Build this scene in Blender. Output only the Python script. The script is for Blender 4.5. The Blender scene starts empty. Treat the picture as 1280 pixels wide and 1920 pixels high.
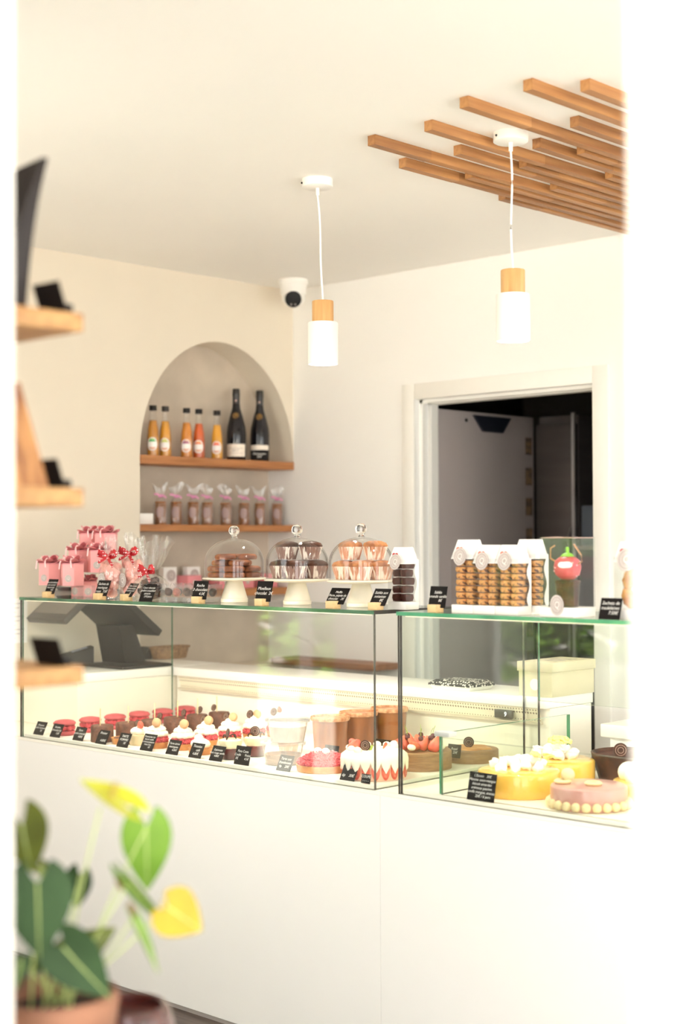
import bpy, bmesh, math, random
from mathutils import Vector, Matrix, noise

S = bpy.context.scene
COL = S.collection
PI = math.pi
rnd = random.Random(7)

# ---------------------------------------------------------------- camera
FPX, H = 2780.4, 1.44
YAW, PITCH, ROLL = math.radians(43.606), math.radians(1.168), math.radians(-0.248)
_cy, _sy, _cp, _sp = math.cos(YAW), math.sin(YAW), math.cos(PITCH), math.sin(PITCH)
FW = Vector((-_sy*_cp, _cy*_cp, _sp))
_rt = Vector((_cy, _sy, 0)); _up = _rt.cross(FW)
RT = _rt*math.cos(ROLL) + _up*math.sin(ROLL)
UP = -_rt*math.sin(ROLL) + _up*math.cos(ROLL)
EYE = Vector((0, 0, H))
cam_data = bpy.data.cameras.new('camera')
cam = bpy.data.objects.new('camera', cam_data); COL.objects.link(cam)
m = Matrix((RT, UP, -FW)).transposed().to_4x4(); m.translation = EYE
cam.matrix_world = m
cam_data.sensor_fit = 'VERTICAL'; cam_data.sensor_height = 36.0; cam_data.sensor_width = 24.0
cam_data.lens = FPX/1920*36.0
cam_data.clip_start = 0.05
cam_data.dof.use_dof = True
cam_data.dof.focus_distance = 4.45
cam_data.dof.aperture_fstop = 2.1
S.camera = cam

# ---------------------------------------------------------------- light and exposure
S.view_settings.view_transform = 'Standard'
S.view_settings.look = 'None'
S.view_settings.gamma = 1.0
S.view_settings.use_curve_mapping = False
S.view_settings.exposure = 0.42
S.cycles.use_denoising = True
S.cycles.transparent_max_bounces = 48
S.cycles.max_bounces = 10
S.cycles.diffuse_bounces = 6
S.cycles.glossy_bounces = 5
S.cycles.transmission_bounces = 8
S.cycles.caustics_reflective = False
S.cycles.caustics_refractive = False
S.cycles.sample_clamp_indirect = 6.0

world = bpy.data.worlds.new('overcast_sky'); S.world = world
world.use_nodes = True
bg = world.node_tree.nodes['Background']
bg.inputs['Color'].default_value = (0.97, 0.985, 1.0, 1)
bg.inputs['Strength'].default_value = 4.6

def portal(name, loc, rot, sx, sy):
    l = bpy.data.lights.new(name, 'AREA'); l.shape = 'RECTANGLE'; l.size = sx; l.size_y = sy
    l.cycles.is_portal = True
    o = bpy.data.objects.new(name, l); COL.objects.link(o); o.location = loc; o.rotation_euler = rot
    return o
# daylight enters through the shop front (facing +Y) and the glazed door in the left wall (facing +X)
portal('daylight_portal', (-1.0, 0.84, 1.35), (PI/2, 0, 0), 1.0, 2.7)
portal('daylight_portal', (0.75, 0.84, 1.35), (PI/2, 0, 0), 2.0, 2.7)  # at the unseen shop-front window added for daylight
portal('daylight_portal', (-3.45, 0.84, 1.60), (PI/2, 0, 0), 1.0, 1.8)
portal('daylight_portal', (1.97, 2.8, 1.38), (PI/2, 0, PI/2), 3.2, 2.15)  # at the unseen right-wall window added for daylight
portal('daylight_portal', (-4.98, 1.23, 1.2), (PI/2, 0, -PI/2), 0.42, 2.3)

sun = bpy.data.lights.new('sun', 'SUN'); sun.energy = 42.0; sun.angle = 0.03; sun.color = (1, 0.97, 0.94)
so = bpy.data.objects.new('sun', sun); COL.objects.link(so)      # from behind the building: lights the street and the garden
so.rotation_euler = Vector((0.10, -0.80, -0.85)).to_track_quat('-Z', 'Y').to_euler()

# ---------------------------------------------------------------- helpers
def ray(x, y): return FW + RT*((x-640)/FPX) + UP*((960-y)/FPX)
def at(x, y, ax, v):
    """the point of the place seen at that pixel that lies on the plane ax = v"""
    d = ray(x, y); i = 'XYZ'.index(ax)
    return EYE + d*((v-EYE[i])/d[i])
def far(x, y, dep): return EYE + ray(x, y)*dep
def lin(c):
    c = c.lstrip('#'); o = []
    for i in (0, 2, 4):
        v = int(c[i:i+2], 16)/255
        o.append(v/12.92 if v <= 0.04045 else ((v+0.055)/1.055)**2.4)
    return (*o, 1)

MATS = {}
def nodes(name):
    mt = bpy.data.materials.new(name); mt.use_nodes = True
    nt = mt.node_tree; b = nt.nodes['Principled BSDF']
    return mt, nt, b
def mat(name, col, rough=0.5, var=0.0, col2=None, scale=30, bump=0.0, metal=0.0, sss=0.0, spec=0.5, coat=0.0, stretch=(1, 1, 1), bscale=None, emit=None, estr=0, detail=4, lo=0.35, hi=0.65):
    if name in MATS: return MATS[name]
    mt, nt, b = nodes(name)
    b.inputs['Base Color'].default_value = lin(col)
    b.inputs['Roughness'].default_value = rough
    b.inputs['Metallic'].default_value = metal
    b.inputs['Specular IOR Level'].default_value = spec
    b.inputs['Coat Weight'].default_value = coat
    if sss:
        b.inputs['Subsurface Weight'].default_value = sss
        b.inputs['Subsurface Radius'].default_value = (0.01, 0.006, 0.004)
        b.inputs['Subsurface Scale'].default_value = 1.0
    tc = nt.nodes.new('ShaderNodeTexCoord'); mp = nt.nodes.new('ShaderNodeMapping')
    mp.inputs['Scale'].default_value = stretch
    nt.links.new(tc.outputs['Object'], mp.inputs['Vector'])
    if col2 or var:
        n = nt.nodes.new('ShaderNodeTexNoise'); n.inputs['Scale'].default_value = scale; n.inputs['Detail'].default_value = detail
        nt.links.new(mp.outputs[0], n.inputs['Vector'])
        r = nt.nodes.new('ShaderNodeValToRGB')
        c1 = lin(col); c2 = lin(col2) if col2 else (*[v*(1-var) for v in c1[:3]], 1)
        r.color_ramp.elements[0].color = c1; r.color_ramp.elements[1].color = c2
        r.color_ramp.elements[0].position = lo; r.color_ramp.elements[1].position = hi
        nt.links.new(n.outputs['Fac'], r.inputs['Fac']); nt.links.new(r.outputs['Color'], b.inputs['Base Color'])
    if bump:
        n2 = nt.nodes.new('ShaderNodeTexNoise'); n2.inputs['Scale'].default_value = bscale or scale; n2.inputs['Detail'].default_value = 5
        nt.links.new(mp.outputs[0], n2.inputs['Vector'])
        bp = nt.nodes.new('ShaderNodeBump'); bp.inputs['Strength'].default_value = bump; bp.inputs['Distance'].default_value = 0.004
        nt.links.new(n2.outputs['Fac'], bp.inputs['Height']); nt.links.new(bp.outputs[0], b.inputs['Normal'])
    if emit:
        b.inputs['Emission Color'].default_value = lin(emit); b.inputs['Emission Strength'].default_value = estr
    MATS[name] = mt
    return mt

def thin_glass(name, tint=(1, 1, 1), refl=0.022, bump=0.0, bscale=60, rough=0.0, milk=0.0, milkcol='#ffffff'):
    """clear sheet: straight-through light plus a Fresnel mirror"""
    if name in MATS: return MATS[name]
    mt = bpy.data.materials.new(name); mt.use_nodes = True; nt = mt.node_tree; nt.nodes.clear()
    out = nt.nodes.new('ShaderNodeOutputMaterial'); tr = nt.nodes.new('ShaderNodeBsdfTransparent'); gl = nt.nodes.new('ShaderNodeBsdfGlossy')
    tr.inputs['Color'].default_value = (*tint, 1); gl.inputs['Roughness'].default_value = rough
    lw = nt.nodes.new('ShaderNodeLayerWeight'); lw.inputs['Blend'].default_value = 0.5
    pw = nt.nodes.new('ShaderNodeMath'); pw.operation = 'POWER'; pw.inputs[1].default_value = 5
    ma = nt.nodes.new('ShaderNodeMath'); ma.operation = 'MULTIPLY_ADD'; ma.inputs[1].default_value = 1-refl; ma.inputs[2].default_value = refl
    mx = nt.nodes.new('ShaderNodeMixShader')
    nt.links.new(lw.outputs['Facing'], pw.inputs[0]); nt.links.new(pw.outputs[0], ma.inputs[0]); nt.links.new(ma.outputs[0], mx.inputs['Fac'])
    base = tr
    if milk:
        df = nt.nodes.new('ShaderNodeBsdfDiffuse'); df.inputs['Color'].default_value = lin(milkcol)
        m2 = nt.nodes.new('ShaderNodeMixShader'); m2.inputs['Fac'].default_value = milk
        nt.links.new(tr.outputs[0], m2.inputs[1]); nt.links.new(df.outputs[0], m2.inputs[2]); base = m2
    nt.links.new(base.outputs[0], mx.inputs[1]); nt.links.new(gl.outputs[0], mx.inputs[2]); nt.links.new(mx.outputs[0], out.inputs['Surface'])
    if bump:
        tc = nt.nodes.new('ShaderNodeTexCoord'); n = nt.nodes.new('ShaderNodeTexNoise'); n.inputs['Scale'].default_value = bscale; n.inputs['Detail'].default_value = 3
        bp = nt.nodes.new('ShaderNodeBump'); bp.inputs['Strength'].default_value = bump; bp.inputs['Distance'].default_value = 0.01
        nt.links.new(tc.outputs['Object'], n.inputs['Vector']); nt.links.new(n.outputs['Fac'], bp.inputs['Height'])
        for nd in (gl, lw): nt.links.new(bp.outputs[0], nd.inputs['Normal'])
    MATS[name] = mt
    return mt

def dotted(name, col, dot, scale, thr, rough=0.5, metal=0.0, rand=0.0, stretch=(1, 1, 1)):
    """a sheet with round dots (perforations, polka dots)"""
    if name in MATS: return MATS[name]
    mt, nt, b = nodes(name); b.inputs['Roughness'].default_value = rough; b.inputs['Metallic'].default_value = metal
    tc = nt.nodes.new('ShaderNodeTexCoord'); mp = nt.nodes.new('ShaderNodeMapping'); mp.inputs['Scale'].default_value = stretch
    v = nt.nodes.new('ShaderNodeTexVoronoi'); v.inputs['Scale'].default_value = scale; v.inputs['Randomness'].default_value = rand
    r = nt.nodes.new('ShaderNodeValToRGB'); r.color_ramp.elements[0].color = lin(dot); r.color_ramp.elements[1].color = lin(col)
    r.color_ramp.elements[0].position = thr*0.9; r.color_ramp.elements[1].position = thr
    nt.links.new(tc.outputs['Object'], mp.inputs[0]); nt.links.new(mp.outputs[0], v.inputs['Vector'])
    nt.links.new(v.outputs['Distance'], r.inputs[0]); nt.links.new(r.outputs[0], b.inputs['Base Color'])
    MATS[name] = mt
    return mt

def wood(name, c1, c2, along='Y', scale=1.0, rough=0.5, bump=0.1):
    st = {'X': (2, 40, 40), 'Y': (40, 2, 40), 'Z': (40, 40, 2)}[along]
    return mat(name, c1, rough, col2=c2, scale=scale*1.6, bump=bump, stretch=st, detail=6, lo=0.3, hi=0.7)

class MB:
    def __init__(s): s.bm = bmesh.new(); s.X = Matrix.Identity(4)
    def faces(s, vs, fs, mi=0, M=None):
        M = s.X @ M if M is not None else s.X
        bv = [s.bm.verts.new(M @ Vector(v)) for v in vs]
        out = []
        for f in fs:
            try:
                bf = s.bm.faces.new([bv[i] for i in f]); bf.material_index = mi; bf.smooth = True; out.append(bf)
            except ValueError: pass
        return bv, out
    def box(s, x0, x1, y0, y1, z0, z1, mi=0, bev=0.0, M=None, seg=2):
        vs = [(x, y, z) for z in (z0, z1) for y in (y0, y1) for x in (x0, x1)]
        fs = [(0, 2, 3, 1), (4, 5, 7, 6), (0, 1, 5, 4), (2, 6, 7, 3), (0, 4, 6, 2), (1, 3, 7, 5)]
        bv, bf = s.faces(vs, fs, mi, M)
        if bev:
            es = list({e for f in bf for e in f.edges})
            r = bmesh.ops.bevel(s.bm, geom=es, offset=bev, segments=seg, affect='EDGES', profile=0.5)
            for f in r['faces']: f.material_index = mi; f.smooth = True
        return bf
    def lathe(s, prof, n=32, mi=0, M=None, fold=None, a0=0, a1=2*PI):
        full = abs(a1-a0-2*PI) < 1e-6
        cols = n if full else n+1
        vs = []; idx = []
        for k, (r, z) in enumerate(prof):
            if r < 1e-7: idx.append([len(vs)]*cols); vs.append((0, 0, z)); continue
            row = []
            for i in range(cols):
                a = a0+(a1-a0)*i/n
                rr = r*(fold(a, k) if fold else 1)
                row.append(len(vs)); vs.append((rr*math.cos(a), rr*math.sin(a), z))
            idx.append(row)
        fs = []
        for k in range(len(prof)-1):
            for i in range(n):
                j = (i+1) % cols
                q = [idx[k][i], idx[k][j], idx[k+1][j], idx[k+1][i]]
                q = [v for t, v in enumerate(q) if v not in q[:t]]
                if len(q) > 2: fs.append(q)
        return s.faces(vs, fs, mi, M)
    def tube(s, pts, r, n=8, mi=0, M=None, cap=True):
        pts = [Vector(p) for p in pts]; vs = []; fs = []
        rs = r if isinstance(r, (list, tuple)) else [r]*len(pts)
        up = Vector((0, 0, 1))
        for k, p in enumerate(pts):
            t = (pts[min(k+1, len(pts)-1)]-pts[max(k-1, 0)]).normalized()
            u = t.cross(up)
            if u.length < 1e-3: u = t.cross(Vector((1, 0, 0)))
            u.normalize(); w = t.cross(u)
            for i in range(n):
                a = 2*PI*i/n; vs.append(p+(u*math.cos(a)+w*math.sin(a))*rs[k])
        for k in range(len(pts)-1):
            for i in range(n):
                j = (i+1) % n; fs.append((k*n+i, k*n+j, (k+1)*n+j, (k+1)*n+i))
        if cap: fs += [tuple(range(n))[::-1], tuple((len(pts)-1)*n+i for i in range(n))]
        return s.faces(vs, fs, mi, M)
    def ball(s, c, r, sub=2, rough=0.0, freq=30, mi=0, M=None, sq=(1, 1, 1)):
        tmp = bmesh.new(); bmesh.ops.create_icosphere(tmp, subdivisions=sub, radius=1)
        vs = []
        for v in tmp.verts:
            d = v.co.normalized(); k = 1+rough*noise.noise(d*freq*0.1+Vector(c)*37)
            vs.append(Vector(c)+Vector((d.x*sq[0], d.y*sq[1], d.z*sq[2]))*r*k)
        tmp.verts.ensure_lookup_table(); tmp.verts.index_update()
        fs = [tuple(v.index for v in f.verts) for f in tmp.faces]; tmp.free()
        return s.faces(vs, fs, mi, M)
    def prism(s, poly, z0, z1, mi=0, M=None, bev=0):
        n = len(poly)
        vs = [(x, y, z0) for x, y in poly]+[(x, y, z1) for x, y in poly]
        fs = [tuple(range(n))[::-1], tuple(range(n, 2*n))]+[(i, (i+1) % n, n+(i+1) % n, n+i) for i in range(n)]
        return s.faces(vs, fs, mi, M)
    def strip(s, pts, wv, mi=0, M=None, th=0.0006):
        """a ribbon along pts, wv = its width vector at each point"""
        pts = [Vector(p) for p in pts]; vs = []
        for i, p in enumerate(pts):
            w = Vector(wv[i] if isinstance(wv, list) else wv)
            t = (pts[min(i+1, len(pts)-1)]-pts[max(i-1, 0)]); nn = t.cross(w)
            nn = nn.normalized()*th if nn.length > 1e-9 else Vector((0, 0, th))
            vs += [p-w/2-nn, p+w/2-nn, p+w/2+nn, p-w/2+nn]
        fs = []
        for i in range(len(pts)-1):
            a, b = 4*i, 4*i+4
            for j in range(4): fs.append((a+j, a+(j+1) % 4, b+(j+1) % 4, b+j))
        fs += [(3, 2, 1, 0), tuple(4*(len(pts)-1)+j for j in range(4))]
        return s.faces(vs, fs, mi, M)
    def build(s, name, mats, parent=None, loc=None, ang=35, kind=None):
        me = bpy.data.meshes.new(name)
        bmesh.ops.recalc_face_normals(s.bm, faces=s.bm.faces[:])
        s.bm.to_mesh(me); s.bm.free()
        for mm in (mats if isinstance(mats, (list, tuple)) else [mats]): me.materials.append(mm)
        me.set_sharp_from_angle(angle=math.radians(ang))
        o = bpy.data.objects.new(name, me); COL.objects.link(o)
        if parent: o.parent = parent
        if loc is not None: o.location = loc
        if kind: o['kind'] = kind
        return o

def tag(o, label, cat, group=None, kind=None):
    o['label'] = label; o['category'] = cat
    if group: o['group'] = group
    if kind: o['kind'] = kind
    return o
def thing(name, label, cat, loc=(0, 0, 0), rz=0, group=None):
    o = bpy.data.objects.new(name, None); COL.objects.link(o); o.empty_display_size = 0.05
    o.location = loc; o.rotation_euler = (0, 0, rz)
    return tag(o, label, cat, group)
def dup(root, loc, rz=None, label=None, group=None):
    r = root.copy(); COL.objects.link(r); r.location = loc
    if rz is not None: r.rotation_euler = (0, 0, rz)
    if label: r['label'] = label
    if group: r['group'] = group
    for ch in list(root.children):
        c = ch.copy(); COL.objects.link(c); c.parent = r
        for g in list(ch.children):
            d = g.copy(); COL.objects.link(d); d.parent = c
    return r
def link(o, parent, loc=(0, 0, 0), rot=(0, 0, 0), sc=1.0, name=None):
    """another copy of a part, sharing its mesh"""
    c = o.copy(); COL.objects.link(c); c.parent = parent; c.location = loc; c.rotation_euler = rot
    c.scale = (sc,)*3 if not isinstance(sc, tuple) else sc
    return c
def T(x, y, z): return Matrix.Translation((x, y, z))
def R(a, ax): return Matrix.Rotation(a, 4, ax)
def Sc(x, y, z): return Matrix.Diagonal((x, y, z, 1))

def text_part(name, lines, size, mt, parent, M, align='CENTER', shear=0.25, lead=1.05):
    """lettering as a flat mesh; M places its XY plane"""
    cu = bpy.data.curves.new(name, 'FONT'); cu.body = '\n'.join(lines); cu.size = size; cu.shear = shear
    cu.align_x = align; cu.align_y = 'CENTER'; cu.space_line = lead; cu.resolution_u = 2
    o = bpy.data.objects.new(name, cu); COL.objects.link(o)
    dg = bpy.context.evaluated_depsgraph_get()
    me = bpy.data.meshes.new_from_object(o.evaluated_get(dg)); me.name = name
    bpy.data.objects.remove(o); bpy.data.curves.remove(cu)
    me.materials.clear(); me.materials.append(mt)
    me.transform(M)
    o = bpy.data.objects.new(name, me); COL.objects.link(o); o.parent = parent
    return o

# ---------------------------------------------------------------- materials
WALL = mat('warm_white_plaster', '#e2d7c6', 0.8, var=0.03, scale=3, bump=0.03, bscale=40)
WALLB = mat('white_wall_panel', '#f8f6f3', 0.6, var=0.01, scale=3)
CEIL = mat('white_ceiling_paint', '#f8f5f0', 0.85, var=0.015, scale=2)
STUCCO = mat('grey_beige_stucco', '#cdbfae', 0.85, var=0.18, scale=5, bump=0.15, bscale=30)
FACADE = mat('stone_facade_paint', '#bfbab2', 0.8, var=0.01)
FLOOR = mat('dark_brown_plank_floor', '#5c4c44', 0.45, col2='#44372f', scale=2, stretch=(3, 30, 3), bump=0.05)
WHITE = mat('white_lacquer', '#f6f3ee', 0.35, var=0.01, scale=2)
TRIMW = mat('white_trim_paint', '#f3f0ea', 0.45, var=0.01)
CREAM = mat('cream_enamel', '#faf4e6', 0.4, var=0.01)
GREYK = mat('grey_kick_aluminium', '#b3aaa4', 0.4, var=0.03, metal=0.3)
OAK_Y = wood('oak_slat_wood', '#a87748', '#83552f', 'Y', 1.0)
OAK_Y2 = wood('light_oak_slat_wood', '#b58350', '#966338', 'Y', 1.0)
OAK_S = wood('oak_shelf_wood', '#b57a48', '#965e34', 'Y', 1.0)
OAK_X = wood('brown_board_wood', '#9c6b49', '#7c5136', 'X', 1.0)
PALE_X = wood('pale_pine_shelf_wood', '#bd925c', '#9c6d40', 'X', 0.7)
OAKZ = wood('turned_oak_wood', '#d9ae76', '#b98850', 'Z', 1.0)
BLOCK = wood('beech_block_wood', '#e6c99a', '#d3ae78', 'X', 1.0)
GLASS = thin_glass('clear_glass', (0.985, 0.995, 0.985), refl=0.032)
GLASSS = thin_glass('side_glass', (0.985, 0.995, 0.985), refl=0.012)
GLASSG = thin_glass('greenish_glass', (0.965, 0.985, 0.958), refl=0.018)
GEDGE = mat('green_glass_edge', '#4d7a5c', 0.15, col2='#2f5a40', scale=9, coat=0.5)
GEDGEB = mat('bright_green_glass_edge', '#4f9c74', 0.15, col2='#2f7a56', scale=9, coat=0.5)
GEDGED = mat('dark_glass_edge', '#3a3532', 0.2, col2='#5a554e', scale=6)
DOMEG = thin_glass('dome_glass', (0.985, 0.985, 0.985), refl=0.03)
ACRYL = thin_glass('clear_acrylic', (0.97, 0.97, 0.97), refl=0.05, milk=0.03)
CELLO = thin_glass('cellophane', (0.985, 0.98, 0.975), refl=0.10, bump=0.7, bscale=30, rough=0.06, milk=0.03)
CELLOS = thin_glass('smooth_cellophane', (0.97, 0.97, 0.97), refl=0.03, bump=0.10, bscale=40, rough=0.03, milk=0.0)
SLATE = mat('black_chalkboard', '#1c1716', 0.6, var=0.2, scale=40, spec=0.12)
CHALK = mat('white_chalk_ink', '#f3eee8', 0.8)
BLACKP = mat('black_plastic', '#231f1d', 0.5, var=0.1, spec=0.25)
DARKG = mat('dark_grey_plastic', '#4a4440', 0.35, var=0.06)
SCREEN = mat('switched_off_screen', '#77706a', 0.3, var=0.06, scale=5)
PINK = mat('pink_card', '#eda3a3', 0.55, var=0.05, scale=14)
PINKD = mat('deep_pink_card', '#e08c92', 0.55, var=0.08, scale=14)
RIBW = mat('white_satin_ribbon', '#f2cfce', 0.5)
RIBR = dotted('red_polka_dot_ribbon', '#b3131f', '#fbeeee', 110, 0.30, 0.5)
RIBP = mat('pink_ribbon', '#d98fb5', 0.5)
STICK = mat('taupe_grey_paper', '#b5a7a2', 0.6, var=0.04)
STICKD = mat('dark_taupe_ink', '#7f7471', 0.6)
STICKL = mat('pale_sticker_ink', '#efe9e4', 0.6)
RED = mat('red_gloss_paper', '#b51d24', 0.4)
REDO = mat('coral_red_paper', '#e1705c', 0.5)
WPAPER = mat('white_paper', '#f6f2ee', 0.6, var=0.01)
CERAM = mat('cream_stoneware', '#efe6d3', 0.3, var=0.03, scale=10, coat=0.3)
STEEL = mat('brushed_grey_steel', '#8a8280', 0.45, var=0.05, scale=3, metal=0.6)
STEELD = mat('dark_steel', '#6a605c', 0.4, var=0.12, scale=3, metal=0.5, stretch=(1, 1, 8))
DARKW = mat('storeroom_gloom_colour', '#3a3230', 0.8)  # gloom of the unlit storeroom put into the wall colour
LED = mat('led_strip', '#fff3da', 0.5, emit='#fff0d2', estr=0.6)
BULB = mat('lamp_bulb', '#ffffff', 0.5, emit='#fff6e8', estr=9.0)
MERING = mat('pink_meringue', '#f3c4b8', 0.6, col2='#e79f93', scale=25, sss=0.15)
CHOC = mat('dark_chocolate', '#33190f', 0.4, spec=0.3, col2='#55301f', scale=40, bump=0.3, bscale=80)
CHOCM = mat('brown_chocolate_cake', '#54301f', 0.6, col2='#744833', scale=60, bump=0.6, bscale=140)
CHOCB = mat('brownie_crust', '#a05c2c', 0.5, col2='#6a3519', scale=45, bump=0.5, bscale=90)
COOKIE = mat('golden_cookie', '#d9974e', 0.6, col2='#b06a2c', scale=50, bump=0.5, bscale=90)
COOKIEC = mat('chocolate_chip_cookie', '#d99d5a', 0.6, col2='#59362e', scale=85, bump=0.4, bscale=90, lo=0.56, hi=0.64)
COOKIED = mat('dark_cocoa_cookie', '#57281a', 0.6, spec=0.2, col2='#3a1a12', scale=55, bump=0.5, bscale=90)
BISC = mat('brown_biscuit', '#b4743c', 0.6, col2='#8a5227', scale=50, bump=0.4, bscale=90)
SHELL = mat('baked_tart_shell', '#d59a5a', 0.6, col2='#bd7b3f', scale=40, bump=0.3, bscale=100)
RASP = mat('raspberry_flesh', '#c8343c', 0.45, col2='#e36068', scale=120, sss=0.2, bump=0.8, bscale=170)
CREAMW = mat('whipped_cream', '#fff6e2', 0.5, var=0.03, scale=30, sss=0.2)
CREAMY = mat('vanilla_cream', '#fdeac2', 0.5, var=0.05, scale=30, sss=0.2)
MACR = mat('red_macaron', '#c4595b', 0.6, col2='#b0474b', scale=40, bump=0.25, bscale=120)
STRAW = mat('strawberry_flesh', '#d1402f', 0.35, col2='#e77a5c', scale=30, sss=0.15, coat=0.3)
STRAWI = mat('cut_strawberry', '#f19a7d', 0.4, col2='#d64534', scale=45, sss=0.15)
YELM = mat('yellow_mousse_glaze', '#f3c65c', 0.25, col2='#efb848', scale=7, coat=0.6, sss=0.1)
PINKM = mat('rose_glaze', '#d3a095', 0.3, col2='#c99188', scale=8, coat=0.4, sss=0.1)
CARAM = mat('caramel_brown_glaze', '#9c6030', 0.35, col2='#74421c', scale=18, stretch=(1, 1, 0.15), coat=0.4)
SPONGE = mat('brown_sponge', '#a67c56', 0.6, col2='#8c6445', scale=25, stretch=(1, 1, 6), bump=0.2, bscale=80)
PALEB = mat('pale_cream_ball', '#e8d3a2', 0.5, var=0.05, scale=30, sss=0.15)
WOODST = mat('pale_wooden_stick', '#ead2a2', 0.6, var=0.08)
LEAFG = mat('green_leaf_garnish', '#a9bd4c', 0.5, var=0.2)

# ---------------------------------------------------------------- the room
XW, YB, ZC, YF0, YF1 = -4.816, 4.74, 2.59, 0.86, 1.0
def struct(name, mb, mats): return mb.build(name, mats, kind='structure')

b = MB(); b.box(-5.3, 1.95, YF0, 7.1, -0.1, 0); struct('floor', b, FLOOR)
b = MB(); b.box(-5.3, 1.95, YF0, 7.1, ZC, ZC+0.12); struct('ceiling', b, CEIL)
b = MB(); b.box(-30, 30, -30, YF0, -0.12, -0.02); struct('ground_outside', b, mat('pale_paving', '#ddd8cd', 0.85, var=0.15, scale=2))

NY0, NY1, NZ, ND = 3.852, YB, 1.80, 0.17
b = MB()
b.box(-5.12, XW, 1.47, NY0, 0, ZC)
b.box(-5.12, XW, YF1, 1.47, 2.35, ZC)
b.box(-5.12, XW, NY0, YB, 0, 0.90)
b.box(-5.12, XW-ND, NY0, YB, 0.90, ZC)
ym, hw, hh = (NY0+NY1)/2, (NY1-NY0)/2, 2.312-NZ
arch = [(ym-hw*math.cos(PI*i/40), NZ+hh*math.sin(PI*i/40)) for i in range(41)]
for i in range(40):                                   # the wall above the arch, one wedge per step
    (ya, za), (yb2, zb) = arch[i], arch[i+1]
    vs = [(x, y, z) for x in (XW-ND, XW) for y, z in ((ya, za), (yb2, zb), (yb2, ZC), (ya, ZC))]
    b.faces(vs, [(4, 5, 6, 7), (0, 1, 5, 4)])
wl = struct('wall_left', b, WALL)
b = MB(); b.box(XW-ND, XW-ND+0.004, NY0, NY1, 0.90, 2.40)
struct('wall_niche', b, STUCCO)
b = MB(); b.box(-5.12, -4.083, YB, YB+0.13, 0, ZC); b.box(-4.083, -3.189, YB, YB+0.13, 2.04, ZC); b.box(-3.189, 1.95, YB, YB+0.13, 0, ZC)
struct('wall_back', b, WALLB)
b = MB(); b.box(1.80, 1.95, YF1, 1.2, 0, ZC); b.box(1.80, 1.95, 4.4, YB, 0, ZC); b.box(1.80, 1.95, 1.2, 4.4, 0, 0.3); b.box(1.80, 1.95, 1.2, 4.4, 2.45, ZC); struct('wall_right', b, WALLB)
f = MB()
for y0, y1, z0, z1 in ((1.2, 1.25, 0.3, 2.45), (4.35, 4.4, 0.3, 2.45), (2.78, 2.82, 0.35, 2.40), (1.25, 4.35, 0.3, 0.35), (1.25, 4.35, 2.40, 2.45)): f.box(1.86, 1.91, y0, y1, z0, z1)
o = struct('added_window_3', f, TRIMW)  # unseen window, added to bring daylight in from the right
g = MB(); g.box(1.881, 1.889, 1.25, 4.35, 0.35, 2.40); g.build('window_pane', GLASS, o, kind='structure')
b = MB()
for x0, x1, z0, z1 in ((-4.80, -3.95, 0, ZC), (-3.95, -2.95, 0, 0.72), (-3.95, -2.95, 2.48, ZC), (-2.95, -1.487, 0, ZC), (-1.487, -0.545, 2.48, ZC),
                       (-0.545, -0.25, 0, ZC), (-0.25, 1.7, 2.48, ZC), (1.7, 1.95, 0, ZC)):
    b.box(x0, x1, YF0, YF1, z0, z1)
struct('wall_front', b, FACADE)
def glazing(name, x0, x1, z0, z1):
    f = MB(); t = 0.045
    f.box(x0, x1, 0.90, 0.95, z0, z0+t); f.box(x0, x1, 0.90, 0.95, z1-t, z1); f.box(x0, x0+t, 0.90, 0.95, z0, z1); f.box(x1-t, x1, 0.90, 0.95, z0, z1)
    o = struct(name, f, TRIMW)
    g = MB(); g.box(x0+t, x1-t, 0.921, 0.929, z0+t, z1-t); g.build('window_pane', GLASS, o, kind='structure')
glazing('window_1', -3.95, -2.95, 0.72, 2.48)
glazing('added_window_2', -0.25, 1.7, 0.0, 2.48)  # unseen wide pane right of the pillar, added for more daylight
f = MB()
for y0, y1, z0, z1 in ((1.0, 1.03, 0, 2.35), (1.44, 1.47, 0, 2.35), (1.03, 1.44, 2.31, 2.35), (1.03, 1.44, 0, 0.08)): f.box(-5.0, -4.94, y0, y1, z0, z1)
o = struct('door_2', f, TRIMW)
g = MB(); g.box(-4.974, -4.966, 1.03, 1.44, 0.08, 2.31); g.build('door_pane', GLASS, o, kind='structure')
# architrave of the storeroom doorway and its sliding-door pocket
b = MB()
b.box(-3.189, -3.118, YB-0.010, YB, 0, 2.106, bev=0.002); b.box(-4.083, -3.189, YB-0.010, YB, 2.04, 2.106, bev=0.002); b.box(-4.15, -4.083, YB-0.010, YB, 0, 2.106, bev=0.002)
b.box(-4.083, -4.068, YB+0.03, YB+0.05, 0, 2.04); b.box(-4.083, -4.066, YB+0.085, YB+0.13, 0, 2.04)
b.box(-4.083, -3.189, YB+0.03, YB+0.05, 2.026, 2.04); b.box(-4.083, -3.189, YB+0.085, YB+0.13, 2.024, 2.04)
struct('door_1', b, TRIMW)
# storeroom shell
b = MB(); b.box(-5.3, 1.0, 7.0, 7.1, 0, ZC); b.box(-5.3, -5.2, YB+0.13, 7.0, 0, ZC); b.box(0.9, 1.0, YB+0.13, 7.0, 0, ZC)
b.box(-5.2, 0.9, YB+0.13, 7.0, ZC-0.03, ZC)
struct('wall_storeroom', b, DARKW)

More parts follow.
